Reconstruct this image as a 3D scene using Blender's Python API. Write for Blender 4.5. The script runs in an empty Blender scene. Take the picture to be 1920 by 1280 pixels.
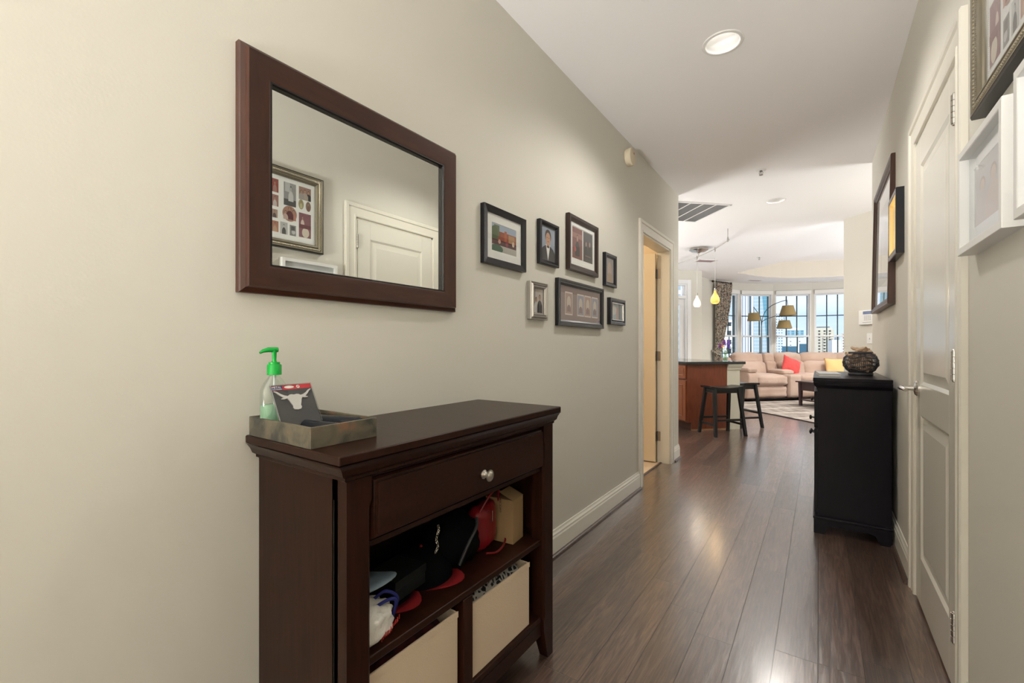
import bpy, bmesh, math, random
from mathutils import Vector, Matrix
random.seed(7)
SC = bpy.context.scene
COL = SC.collection
PI = math.pi
R2 = math.sqrt(2)

# ------------------------------------------------------------------ camera, world, exposure
F_PX, VX, HY, EYE = 828.0, 1537.0, 650.0, 1.10
YAW = math.atan((VX - 960) / F_PX)
cam_d = bpy.data.cameras.new('camera')
cam_d.sensor_width = 36.0
cam_d.lens = 36.0 * F_PX / 1920.0
cam_d.shift_y = (HY - 640) / 1920.0
cam_d.clip_start = 0.02
cam_d.clip_end = 2000
cam = bpy.data.objects.new('camera', cam_d)
COL.objects.link(cam)
cam.location = (0, 0, EYE)
cam.rotation_euler = (PI / 2, 0, YAW)
SC.camera = cam
SC.view_settings.view_transform = 'Standard'
SC.view_settings.look = 'None'
SC.view_settings.gamma = 1
SC.view_settings.exposure = 0.22
SC.cycles.max_bounces = 10
SC.cycles.diffuse_bounces = 6
SC.cycles.glossy_bounces = 5
SC.cycles.transparent_max_bounces = 16
SC.cycles.sample_clamp_indirect = 6
SC.cycles.caustics_reflective = False
SC.cycles.caustics_refractive = False

world = bpy.data.worlds.new('sky')
SC.world = world
world.use_nodes = True
wn, wl = world.node_tree.nodes, world.node_tree.links
wn.clear()
w_out = wn.new('ShaderNodeOutputWorld')
w_bg = wn.new('ShaderNodeBackground')
w_tc = wn.new('ShaderNodeTexCoord')
w_map = wn.new('ShaderNodeMapping')
w_map.inputs['Scale'].default_value = (1.0, 1.0, 4.0)
w_noise = wn.new('ShaderNodeTexNoise')
w_noise.inputs['Scale'].default_value = 2.2
w_noise.inputs['Detail'].default_value = 6
w_ramp = wn.new('ShaderNodeValToRGB')
w_ramp.color_ramp.elements[0].position = 0.33
w_ramp.color_ramp.elements[1].position = 0.60
w_sky = wn.new('ShaderNodeTexSky')
w_sky.sky_type = 'HOSEK_WILKIE'
w_sky.turbidity = 3.0
w_sky.ground_albedo = 0.5
w_sky.sun_direction = Vector((0.45, -0.6, 0.66)).normalized()
w_mix = wn.new('ShaderNodeMix'); w_mix.data_type = 'RGBA'
w_g = wn.new('ShaderNodeMix'); w_g.data_type = 'RGBA'
w_g.inputs[0].default_value = 1.0
w_g.inputs[7].default_value = (0.50, 0.64, 0.98, 1)
wl.new(w_tc.outputs['Generated'], w_map.inputs['Vector'])
wl.new(w_map.outputs[0], w_noise.inputs['Vector'])
wl.new(w_noise.outputs[0], w_ramp.inputs[0])
wl.new(w_ramp.outputs[0], w_mix.inputs[0])
wl.new(w_sky.outputs[0], w_g.inputs[6])
wl.new(w_g.outputs[2], w_mix.inputs[6])
w_mix.inputs[7].default_value = (0.93, 0.95, 1.0, 1)
wl.new(w_mix.outputs[2], w_bg.inputs[0])
w_bg.inputs[1].default_value = 1.2
wl.new(w_bg.outputs[0], w_out.inputs[0])

sun_d = bpy.data.lights.new('sun', 'SUN')
sun_d.energy = 2.4
sun_d.angle = 0.01
sun_d.color = (1.0, 0.96, 0.9)
sun = bpy.data.objects.new('sun', sun_d)
COL.objects.link(sun)
sun.rotation_euler = Vector((0.45, -0.6, 0.66)).to_track_quat('Z', 'Y').to_euler()


def lamp(name, kind, loc, power, color=(1, 0.93, 0.82), size=0.06, spot=None, blend=0.5, parent=None, rot=(0, 0, 0)):
    d = bpy.data.lights.new(name, kind)
    d.energy = power
    d.color = color
    if kind in ('POINT', 'SPOT'):
        d.shadow_soft_size = size
    if kind == 'AREA':
        d.shape = 'DISK'
        d.size = size
    if kind == 'SPOT':
        d.spot_size = spot or math.radians(140)
        d.spot_blend = blend
    o = bpy.data.objects.new(name, d)
    COL.objects.link(o)
    o.location = loc
    o.rotation_euler = rot
    if parent:
        o.parent = parent
    return o


# ------------------------------------------------------------------ materials
MATS = {}


def mat(name, color=(0.8, 0.8, 0.8), rough=0.5, metal=0.0, spec=0.5, coat=0.0, emit=None, estr=0.0,
        bump=None, vary=None, trans=0.0, ior=1.45, alpha=None, sheen=0.0, scale=(1, 1, 1), coatr=0.1):
    if name in MATS:
        return MATS[name]
    m = bpy.data.materials.new(name)
    m.use_nodes = True
    n, l = m.node_tree.nodes, m.node_tree.links
    b = n['Principled BSDF']
    b.inputs['Base Color'].default_value = (*color, 1)
    b.inputs['Roughness'].default_value = rough
    b.inputs['Metallic'].default_value = metal
    b.inputs['Specular IOR Level'].default_value = spec
    b.inputs['Coat Weight'].default_value = coat
    b.inputs['Coat Roughness'].default_value = coatr
    b.inputs['Transmission Weight'].default_value = trans
    b.inputs['IOR'].default_value = ior
    b.inputs['Sheen Weight'].default_value = sheen
    if emit:
        b.inputs['Emission Color'].default_value = (*emit, 1)
        b.inputs['Emission Strength'].default_value = estr
    if alpha is not None:
        b.inputs['Alpha'].default_value = alpha
    tc = mp = None
    if bump or vary:
        tc = n.new('ShaderNodeTexCoord')
        mp = n.new('ShaderNodeMapping')
        mp.inputs['Scale'].default_value = scale
        l.new(tc.outputs['Object'], mp.inputs['Vector'])
    if bump:
        t = n.new('ShaderNodeTexNoise')
        t.inputs['Scale'].default_value = bump[0]
        t.inputs['Detail'].default_value = 4
        bp = n.new('ShaderNodeBump')
        bp.inputs['Strength'].default_value = bump[1]
        bp.inputs['Distance'].default_value = 0.01 if len(bump) < 3 else bump[2]
        l.new(mp.outputs[0], t.inputs['Vector'])
        l.new(t.outputs[0], bp.inputs['Height'])
        l.new(bp.outputs[0], b.inputs['Normal'])
    if vary:                                    # (scale, second colour, amount)
        t = n.new('ShaderNodeTexNoise')
        t.inputs['Scale'].default_value = vary[0]
        t.inputs['Detail'].default_value = 5
        r = n.new('ShaderNodeValToRGB')
        r.color_ramp.elements[0].position = 0.38
        r.color_ramp.elements[1].position = 0.62
        r.color_ramp.elements[0].color = (*color, 1)
        r.color_ramp.elements[1].color = (*vary[1], 1)
        l.new(mp.outputs[0], t.inputs['Vector'])
        l.new(t.outputs[0], r.inputs[0])
        l.new(r.outputs[0], b.inputs['Base Color'])
    MATS[name] = m
    return m


def glass_mat(name, tint=(0.95, 0.98, 0.97), refl=0.06, maxr=0.6, rough=0.0):
    if name in MATS:
        return MATS[name]
    m = bpy.data.materials.new(name)
    m.use_nodes = True
    n, l = m.node_tree.nodes, m.node_tree.links
    n.clear()
    out = n.new('ShaderNodeOutputMaterial')
    tr = n.new('ShaderNodeBsdfTransparent'); tr.inputs[0].default_value = (*tint, 1)
    gl = n.new('ShaderNodeBsdfGlossy'); gl.inputs['Roughness'].default_value = rough
    gl.inputs[0].default_value = (1, 1, 1, 1)
    gm = n.new('ShaderNodeNewGeometry')
    dt = n.new('ShaderNodeVectorMath'); dt.operation = 'DOT_PRODUCT'
    l.new(gm.outputs['Normal'], dt.inputs[0]); l.new(gm.outputs['Incoming'], dt.inputs[1])
    prev = dt.outputs['Value']
    for op, v in (('ABSOLUTE', None), ('SUBTRACT', 1.0), ('POWER', 5.0), ('MULTIPLY_ADD', 0.94)):
        k = n.new('ShaderNodeMath'); k.operation = op
        if op == 'SUBTRACT':
            k.inputs[0].default_value = v; l.new(prev, k.inputs[1])
        else:
            l.new(prev, k.inputs[0])
            if v is not None:
                k.inputs[1].default_value = v
        if op == 'MULTIPLY_ADD':
            k.inputs[2].default_value = refl
        prev = k.outputs[0]
    mx = n.new('ShaderNodeMixShader')
    l.new(prev, mx.inputs[0])
    l.new(tr.outputs[0], mx.inputs[1])
    l.new(gl.outputs[0], mx.inputs[2])
    l.new(mx.outputs[0], out.inputs[0])
    MATS[name] = m
    return m


def wood_mat(name, c1, c2, rough=0.35, scale=(1, 14, 14), grain=9, coat=0.0, bump=0.05, spec=0.5):
    """fine straight grain running along the axis with the small scale value"""
    if name in MATS:
        return MATS[name]
    m = mat(name, c1, rough, coat=coat, spec=spec)
    n, l = m.node_tree.nodes, m.node_tree.links
    b = n['Principled BSDF']
    tc = n.new('ShaderNodeTexCoord')
    mp = n.new('ShaderNodeMapping'); mp.inputs['Scale'].default_value = scale
    t = n.new('ShaderNodeTexNoise'); t.inputs['Scale'].default_value = grain; t.inputs['Detail'].default_value = 8
    t.inputs['Roughness'].default_value = 0.65
    r = n.new('ShaderNodeValToRGB')
    r.color_ramp.elements[0].position = 0.3; r.color_ramp.elements[1].position = 0.72
    r.color_ramp.elements[0].color = (*c1, 1); r.color_ramp.elements[1].color = (*c2, 1)
    bp = n.new('ShaderNodeBump'); bp.inputs['Strength'].default_value = bump; bp.inputs['Distance'].default_value = 0.005
    l.new(tc.outputs['Object'], mp.inputs[0]); l.new(mp.outputs[0], t.inputs[0])
    l.new(t.outputs[0], r.inputs[0]); l.new(r.outputs[0], b.inputs['Base Color'])
    l.new(t.outputs[0], bp.inputs['Height']); l.new(bp.outputs[0], b.inputs['Normal'])
    return m


M_WALL = mat('cream wall paint', (0.650, 0.630, 0.565), 0.62, bump=(160, 0.06, 0.003), spec=0.35)
M_CEIL = mat('white ceiling paint', (0.90, 0.89, 0.89), 0.9, bump=(90, 0.08, 0.004), spec=0.2)
M_TRIM = mat('ivory trim gloss', (0.74, 0.71, 0.625), 0.28, spec=0.5)
M_BASE = mat('white trim gloss', (0.80, 0.78, 0.70), 0.3)
M_DOOR = mat('ivory door gloss', (0.72, 0.695, 0.615), 0.22, bump=(60, 0.05, 0.003))
M_WINW = mat('white window vinyl', (0.78, 0.79, 0.80), 0.4)
M_DARKT = mat('dark teal metal and backlit muntins', (0.02, 0.05, 0.06), 0.4)
M_GLASS = glass_mat('window glass', refl=0.004)
M_PGLASS = glass_mat('picture glass', (0.97, 0.98, 0.98))
M_CHROME = mat('brushed nickel', (0.62, 0.60, 0.57), 0.22, metal=1)
M_DKNICK = mat('aged nickel', (0.35, 0.34, 0.33), 0.3, metal=1)
M_BLACK = mat('black plastic', (0.012, 0.012, 0.013), 0.4)
M_WHITEP = mat('white plastic', (0.80, 0.80, 0.79), 0.4)
M_ESP = wood_mat('espresso wood', (0.014, 0.0046, 0.0025), (0.029, 0.0098, 0.0052), 0.3, (14, 1, 14), 6, spec=0.2)
M_ESPV = wood_mat('espresso wood upright grain', (0.014, 0.0046, 0.0025), (0.029, 0.0098, 0.0052), 0.34, (14, 14, 1), 6, spec=0.16)
M_MAHO = wood_mat('mahogany wood', (0.028, 0.009, 0.005), (0.055, 0.018, 0.009), 0.34, (1.5, 10, 10), 5)
M_MAHOV = wood_mat('mahogany wood upright grain', (0.028, 0.009, 0.005), (0.055, 0.018, 0.009), 0.34, (10, 10, 1.5), 5)
M_NAVYW = wood_mat('blackish stained wood', (0.004, 0.0035, 0.006), (0.008, 0.0065, 0.010), 0.30, (10, 10, 1), 5, bump=0.03, spec=0.14)
M_CHERRY = wood_mat('cherry cabinet wood', (0.14, 0.035, 0.016), (0.22, 0.062, 0.028), 0.35, (8, 8, 1), 5)
M_STOOL = mat('black lacquered wood', (0.010, 0.012, 0.014), 0.28)


def floor_material():
    m = bpy.data.materials.new('hand scraped hickory planks')
    m.use_nodes = True
    n, l = m.node_tree.nodes, m.node_tree.links
    b = n['Principled BSDF']

    def math_(op, a, bb=None, c=None):
        k = n.new('ShaderNodeMath'); k.operation = op
        for i, v in enumerate((a, bb, c)):
            if v is None:
                continue
            if isinstance(v, (int, float)):
                k.inputs[i].default_value = v
            else:
                l.new(v, k.inputs[i])
        return k.outputs[0]
    geo = n.new('ShaderNodeNewGeometry')
    sep = n.new('ShaderNodeSeparateXYZ'); l.new(geo.outputs['Position'], sep.inputs[0])
    X, Y = sep.outputs[0], sep.outputs[1]
    u = math_('DIVIDE', math_('ADD', X, 0.005), 0.1295)
    row = math_('FLOOR', u)
    fu = math_('FRACT', u)
    wn1 = n.new('ShaderNodeTexWhiteNoise'); wn1.noise_dimensions = '1D'; l.new(row, wn1.inputs['W'])
    off = math_('MULTIPLY', wn1.outputs['Value'], 7.3)
    ln = 1.02
    v = math_('DIVIDE', math_('ADD', Y, off), ln)
    cell = math_('FLOOR', v)
    fv = math_('FRACT', v)
    cmb = n.new('ShaderNodeCombineXYZ'); l.new(row, cmb.inputs[0]); l.new(cell, cmb.inputs[1])
    wn2 = n.new('ShaderNodeTexWhiteNoise'); wn2.noise_dimensions = '3D'; l.new(cmb.outputs[0], wn2.inputs['Vector'])
    # distance to seams in metres
    du = math_('MULTIPLY', math_('MINIMUM', fu, math_('SUBTRACT', 1.0, fu)), 0.1295)
    dv = math_('MULTIPLY', math_('MINIMUM', fv, math_('SUBTRACT', 1.0, fv)), ln)
    dd = math_('MINIMUM', du, dv)
    seam = n.new('ShaderNodeMapRange'); l.new(dd, seam.inputs[0])
    seam.inputs[1].default_value = 0.0002; seam.inputs[2].default_value = 0.0018
    seam.inputs[3].default_value = 0; seam.inputs[4].default_value = 1
    # grain
    mp = n.new('ShaderNodeMapping'); l.new(geo.outputs['Position'], mp.inputs[0])
    mp.inputs['Scale'].default_value = (14, 0.8, 1)
    add = n.new('ShaderNodeVectorMath'); add.operation = 'ADD'
    sc_ = n.new('ShaderNodeVectorMath'); sc_.operation = 'SCALE'; sc_.inputs[3].default_value = 30
    l.new(wn2.outputs['Color'], sc_.inputs[0])
    l.new(mp.outputs[0], add.inputs[0]); l.new(sc_.outputs[0], add.inputs[1])
    g1 = n.new('ShaderNodeTexNoise'); g1.inputs['Scale'].default_value = 5; g1.inputs['Detail'].default_value = 9
    g1.inputs['Roughness'].default_value = 0.62; g1.inputs['Distortion'].default_value = 1.6
    l.new(add.outputs[0], g1.inputs[0])
    ramp = n.new('ShaderNodeValToRGB')
    e = ramp.color_ramp.elements
    e[0].position = 0.28; e[0].color = (0.032, 0.017, 0.012, 1)
    e[1].position = 0.72; e[1].color = (0.190, 0.118, 0.085, 1)
    k = e.new(0.5); k.color = (0.100, 0.060, 0.044, 1)
    l.new(g1.outputs[0], ramp.inputs[0])
    tone = n.new('ShaderNodeMapRange'); l.new(wn2.outputs['Value'], tone.inputs[0])
    tone.inputs[3].default_value = 0.62; tone.inputs[4].default_value = 1.30
    mul = n.new('ShaderNodeVectorMath'); mul.operation = 'SCALE'
    l.new(ramp.outputs[0], mul.inputs[0]); l.new(tone.outputs[0], mul.inputs[3])
    mx = n.new('ShaderNodeMix'); mx.data_type = 'RGBA'
    l.new(seam.outputs[0], mx.inputs[0]); mx.inputs[6].default_value = (0.022, 0.014, 0.010, 1)
    l.new(mul.outputs[0], mx.inputs[7]); l.new(mx.outputs[2], b.inputs['Base Color'])
    # scraped relief: ripples across the board + chatter
    mp2 = n.new('ShaderNodeMapping'); l.new(geo.outputs['Position'], mp2.inputs[0])
    mp2.inputs['Scale'].default_value = (26, 5, 1)
    mp2.inputs['Rotation'].default_value = (0, 0, 0.35)
    add2 = n.new('ShaderNodeVectorMath'); add2.operation = 'ADD'
    l.new(mp2.outputs[0], add2.inputs[0]); l.new(sc_.outputs[0], add2.inputs[1])
    g2 = n.new('ShaderNodeTexNoise'); g2.inputs['Scale'].default_value = 1.3; g2.inputs['Detail'].default_value = 3
    l.new(add2.outputs[0], g2.inputs[0])
    bp1 = n.new('ShaderNodeBump'); bp1.inputs['Strength'].default_value = 0.5; bp1.inputs['Distance'].default_value = 0.004
    l.new(g2.outputs[0], bp1.inputs['Height'])
    bp2 = n.new('ShaderNodeBump'); bp2.inputs['Strength'].default_value = 0.15; bp2.inputs['Distance'].default_value = 0.002
    l.new(g1.outputs[0], bp2.inputs['Height']); l.new(bp1.outputs[0], bp2.inputs['Normal'])
    bp3 = n.new('ShaderNodeBump'); bp3.inputs['Strength'].default_value = 0.8; bp3.inputs['Distance'].default_value = 0.002
    l.new(seam.outputs[0], bp3.inputs['Height']); l.new(bp2.outputs[0], bp3.inputs['Normal'])
    l.new(bp3.outputs[0], b.inputs['Normal'])
    rr = n.new('ShaderNodeMapRange'); l.new(g1.outputs[0], rr.inputs[0])
    rr.inputs[3].default_value = 0.36; rr.inputs[4].default_value = 0.24
    l.new(rr.outputs[0], b.inputs['Roughness'])
    b.inputs['Specular IOR Level'].default_value = 0.75
    b.inputs['Coat IOR'].default_value = 1.75
    b.inputs['Coat Weight'].default_value = 1.0
    b.inputs['Coat Roughness'].default_value = 0.2
    return m


M_FLOOR = floor_material()


def facade_mat(name, wall, glass, ux, uz, fx, fz, rough=0.5, gspec=0.15):
    """windows in a grid: ux,uz cell size in metres, fx,fz the fraction of the cell that is window"""
    m = bpy.data.materials.new(name)
    m.use_nodes = True
    n, l = m.node_tree.nodes, m.node_tree.links
    b = n['Principled BSDF']
    tc = n.new('ShaderNodeTexCoord')
    sep = n.new('ShaderNodeSeparateXYZ'); l.new(tc.outputs['Object'], sep.inputs[0])

    def mth(op, a, bb):
        k = n.new('ShaderNodeMath'); k.operation = op
        for i, v in enumerate((a, bb)):
            if isinstance(v, (int, float)):
                k.inputs[i].default_value = v
            elif v is not None:
                l.new(v, k.inputs[i])
        return k.outputs[0]
    h = mth('ADD', sep.outputs[0], sep.outputs[1])
    a = mth('LESS_THAN', mth('FRACT', mth('DIVIDE', h, ux), None), fx)
    c = mth('LESS_THAN', mth('FRACT', mth('DIVIDE', sep.outputs[2], uz), None), fz)
    w = mth('MULTIPLY', a, c)
    mx = n.new('ShaderNodeMix'); mx.data_type = 'RGBA'
    l.new(w, mx.inputs[0]); mx.inputs[6].default_value = (*wall, 1); mx.inputs[7].default_value = (*glass, 1)
    l.new(mx.outputs[2], b.inputs['Base Color'])
    rg = n.new('ShaderNodeMapRange'); l.new(w, rg.inputs[0])
    rg.inputs[3].default_value = 0.8; rg.inputs[4].default_value = gspec
    l.new(rg.outputs[0], b.inputs['Roughness'])
    return m


# ------------------------------------------------------------------ mesh builder
class MB:
    def __init__(self):
        self.v, self.f, self.m = [], [], []
        self.cur = 0

    def mi(self, i):
        self.cur = i
        return self

    def add(self, vs, fs):
        o = len(self.v)
        self.v += [tuple(p) for p in vs]
        self.f += [tuple(i + o for i in q) for q in fs]
        self.m += [self.cur] * len(fs)
        return self

    def box(self, x0, x1, y0, y1, z0, z1, M=None):
        vs = [Vector((x, y, z)) for z in (z0, z1) for y in (y0, y1) for x in (x0, x1)]
        if M:
            vs = [M @ p for p in vs]
        return self.add(vs, [(0, 2, 3, 1), (4, 5, 7, 6), (0, 1, 5, 4), (2, 6, 7, 3), (0, 4, 6, 2), (1, 3, 7, 5)])

    def hexa(self, b, t):
        """b, t: four points each, counter-clockwise seen from above"""
        return self.add(list(b) + list(t), [(3, 2, 1, 0), (4, 5, 6, 7), (0, 1, 5, 4), (1, 2, 6, 5), (2, 3, 7, 6), (3, 0, 4, 7)])

    def prism(self, poly, z0, z1, M=None):
        n = len(poly)
        vs = [Vector((x, y, z0)) for x, y in poly] + [Vector((x, y, z1)) for x, y in poly]
        if M:
            vs = [M @ p for p in vs]
        fs = [tuple(reversed(range(n))), tuple(range(n, 2 * n))]
        fs += [(i, (i + 1) % n, n + (i + 1) % n, n + i) for i in range(n)]
        return self.add(vs, fs)

    def tube(self, pts, r, seg=10, caps=True, r1=None):
        pts = [Vector(p) for p in pts]
        n = len(pts)
        up = Vector((0, 0, 1))
        vs = []
        prev = None
        for i, p in enumerate(pts):
            d = (pts[min(i + 1, n - 1)] - pts[max(i - 1, 0)]).normalized()
            if prev is None:
                a = d.cross(up)
                if a.length < 1e-3:
                    a = d.cross(Vector((1, 0, 0)))
                a.normalize()
            else:
                a = (prev - d * prev.dot(d)).normalized()
            prev = a
            bb = d.cross(a)
            rr = r if r1 is None else r + (r1 - r) * i / max(n - 1, 1)
            if callable(r):
                rr = r(i / max(n - 1, 1))
            for k in range(seg):
                t = 2 * PI * k / seg
                vs.append(p + (a * math.cos(t) + bb * math.sin(t)) * rr)
        fs = []
        for i in range(n - 1):
            for k in range(seg):
                k2 = (k + 1) % seg
                fs.append((i * seg + k, i * seg + k2, (i + 1) * seg + k2, (i + 1) * seg + k))
        if caps:
            fs.append(tuple(reversed(range(seg))))
            fs.append(tuple(range((n - 1) * seg, n * seg)))
        return self.add(vs, fs)

    def lathe(self, prof, c=(0, 0, 0), seg=24, M=None, caps=True):
        vs = []
        for r, z in prof:
            for k in range(seg):
                t = 2 * PI * k / seg
                p = Vector((c[0] + r * math.cos(t), c[1] + r * math.sin(t), c[2] + z))
                vs.append(M @ p if M else p)
        fs = []
        n = len(prof)
        for i in range(n - 1):
            for k in range(seg):
                k2 = (k + 1) % seg
                fs.append((i * seg + k, i * seg + k2, (i + 1) * seg + k2, (i + 1) * seg + k))
        if caps:
            fs.append(tuple(reversed(range(seg))))
            fs.append(tuple(range((n - 1) * seg, n * seg)))
        return self.add(vs, fs)

    def sweep_rect(self, x0, x1, z0, z1, prof, closed_bottom=True):
        """picture-frame like loop in the xz plane; prof: (inset from outer edge, y)"""
        loops = []
        for d, y in prof:
            loops.append([(x0 + d, y, z0 + d), (x1 - d, y, z0 + d), (x1 - d, y, z1 - d), (x0 + d, y, z1 - d)])
        vs = [p for lp in loops for p in lp]
        fs = []
        for i in range(len(prof) - 1):
            for k in range(4):
                k2 = (k + 1) % 4
                fs.append((i * 4 + k, i * 4 + k2, (i + 1) * 4 + k2, (i + 1) * 4 + k))
        return self.add(vs, fs)

    def rbox(self, cx, cy, cz, w, d, h, r, n=6, bulge=(0, 0, 0), M=None, wob=0.0, seed=0):
        """rounded, optionally bulging cushion body"""
        rnd = random.Random(seed)
        ph = [rnd.random() * 6 for _ in range(6)]
        idx = {}
        vs, fs = [], []

        def vert(i, j, k):
            key = (i, j, k)
            if key in idx:
                return idx[key]
            q = Vector((2 * i / n - 1, 2 * j / n - 1, 2 * k / n - 1))
            p = Vector((q.x * w / 2, q.y * d / 2, q.z * h / 2))
            inn = Vector((max(-w / 2 + r, min(w / 2 - r, p.x)), max(-d / 2 + r, min(d / 2 - r, p.y)), max(-h / 2 + r, min(h / 2 - r, p.z))))
            dl = p - inn
            if dl.length > 1e-9:
                # directions of near-corner verts spread evenly
                p = inn + dl.normalized() * r
            p.x += bulge[0] * q.x * (1 - q.y ** 2) * (1 - q.z ** 2)
            p.y += bulge[1] * q.y * (1 - q.x ** 2) * (1 - q.z ** 2)
            p.z += bulge[2] * q.z * (1 - q.x ** 2) * (1 - q.y ** 2)
            if wob:
                p += Vector((math.sin(9 * q.y + ph[0]) + math.sin(7 * q.z + ph[1]), math.sin(8 * q.x + ph[2]) + math.sin(5 * q.z + ph[3]),
                             math.sin(7 * q.x + ph[4]) + math.sin(9 * q.y + ph[5]))) * wob
            p += Vector((cx, cy, cz))
            if M:
                p = M @ p
            idx[key] = len(vs)
            vs.append(p)
            return idx[key]
        for a in range(n):
            for b_ in range(n):
                fs.append((vert(a, b_, n), vert(a + 1, b_, n), vert(a + 1, b_ + 1, n), vert(a, b_ + 1, n)))
                fs.append((vert(a, b_, 0), vert(a, b_ + 1, 0), vert(a + 1, b_ + 1, 0), vert(a + 1, b_, 0)))
                fs.append((vert(a, 0, b_), vert(a + 1, 0, b_), vert(a + 1, 0, b_ + 1), vert(a, 0, b_ + 1)))
                fs.append((vert(a, n, b_), vert(a, n, b_ + 1), vert(a + 1, n, b_ + 1), vert(a + 1, n, b_)))
                fs.append((vert(0, a, b_), vert(0, a, b_ + 1), vert(0, a + 1, b_ + 1), vert(0, a + 1, b_)))
                fs.append((vert(n, a, b_), vert(n, a + 1, b_), vert(n, a + 1, b_ + 1), vert(n, a, b_ + 1)))
        return self.add(vs, fs)

    def build(self, name, mats, parent=None, smooth=False, bevel=0.0, bseg=2, sub=0, angle=35, loc=None, rot=None):
        me = bpy.data.meshes.new(name)
        me.from_pydata(self.v, [], self.f)
        if not isinstance(mats, (list, tuple)):
            mats = [mats]
        for mm in mats:
            me.materials.append(mm)
        for p, i in zip(me.polygons, self.m):
            p.material_index = i
            p.use_smooth = smooth
        me.update()
        bm = bmesh.new(); bm.from_mesh(me)
        bmesh.ops.recalc_face_normals(bm, faces=bm.faces)
        bm.to_mesh(me); bm.free()
        if smooth and angle < 180:
            try:
                me.set_sharp_from_angle(angle=math.radians(angle))
            except Exception:
                pass
        o = bpy.data.objects.new(name, me)
        COL.objects.link(o)
        if parent:
            o.parent = parent
        if loc:
            o.location = loc
        if rot:
            o.rotation_euler = rot
        if bevel:
            bv = o.modifiers.new('bevel', 'BEVEL')
            bv.width = bevel; bv.segments = bseg; bv.limit_method = 'ANGLE'; bv.angle_limit = math.radians(40)
            if not smooth:
                for p in me.polygons:
                    p.use_smooth = True
                try:
                    me.set_sharp_from_angle(angle=math.radians(35))
                except Exception:
                    pass
                bv.harden_normals = True
        if sub:
            s = o.modifiers.new('sub', 'SUBSURF'); s.levels = sub; s.render_levels = sub
        return o


def thing(name, label, cat, loc=(0, 0, 0), rz=0.0, group=None):
    o = bpy.data.objects.new(name, None)
    COL.objects.link(o)
    o.location = loc
    o.rotation_euler = (0, 0, rz)
    o.empty_display_size = 0.05
    o['label'] = label
    o['category'] = cat
    if group:
        o['group'] = group
    return o


def tag(o, label, cat, group=None, kind=None):
    o['label'] = label
    o['category'] = cat
    if group:
        o['group'] = group
    if kind:
        o['kind'] = kind
    return o


def struct(o, label=None):
    o['kind'] = 'structure'
    if label:
        o['label'] = label
    return o


def sempty(name, loc=(0, 0, 0), rz=0.0, label=None):
    o = bpy.data.objects.new(name, None)
    COL.objects.link(o)
    o.location = loc
    o.rotation_euler = (0, 0, rz)
    return struct(o, label)


def dup(root, loc, rz=None, label=None):
    def cp(o, par):
        c = o.copy()
        COL.objects.link(c)
        if par:
            c.parent = par
        for ch in o.children:
            cp(ch, c)
        return c
    r = cp(root, None)
    r.location = loc
    if rz is not None:
        r.rotation_euler = (0, 0, rz)
    if label:
        r['label'] = label
    return r


def ST(s, t, z=0.0):
    return ((s - t) / R2, (s + t) / R2, z)


A45 = PI / 4
CZ = 2.607
LX, RX = -1.155, 0.352
BAY = [(-1.951, 10.759), (-1.561, 11.629), (-0.909, 12.212), (-0.144, 12.574), (0.626, 12.652), (1.36, 12.42), (1.98, 11.95), (2.40, 11.30)]
K0, K1 = (0.233, 6.526), (1.9, 4.859)
OUT = ([(LX, -3.6), (RX, -3.6), (RX, 4.65), (1.9, 4.65), K1, K0, (0.318, 6.611), (2.6, 4.33), (4.4, 8.0)] + BAY[::-1]
       + [(-2.076, 10.163), (-2.2, 9.63), (-1.92, 9.35), (-4.5, 6.77), (-4.5, 4.556), (LX, 4.556)])

# ------------------------------------------------------------------ floor and ceiling
fb = MB(); fb.prism(OUT, -0.05, 0.0)
# wood runs under the bathroom doorway as well
fb.box(-1.235, LX, 3.465, 4.255, -0.05, 0.0)
fb.box(RX, RX + 0.12, 1.88, 2.64, -0.05, 0.0)
struct(fb.build('floor', M_FLOOR), 'hand scraped brown plank floor')

M_TILE = mat('beige bathroom tile', (0.62, 0.50, 0.37), 0.45, vary=(6, (0.70, 0.60, 0.47), 1))
struct(MB().box(-3.2, -1.235, 2.6, 4.44, -0.05, 0.002).build('floor_bathroom', M_TILE), 'beige tile floor behind the open door')

DOWNLIGHTS = [(-0.395, 2.395), (-0.375, 5.29)]
TRAY = [ST(s, t)[:2] for s, t in [(6.1, 8.05), (6.1, 3.5), (6.9, 3.6), (7.8, 3.9), (8.6, 4.5), (9.2, 5.3), (9.42, 6.3), (9.25, 7.2),
                                  (8.95, 7.72), (8.62, 8.03), (8.38, 8.2), (8.11, 8.32), (7.8, 8.42), (7.49, 8.46), (7.2, 8.44), (6.94, 8.39), (6.7, 8.31), (6.45, 8.2)]]


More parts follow.
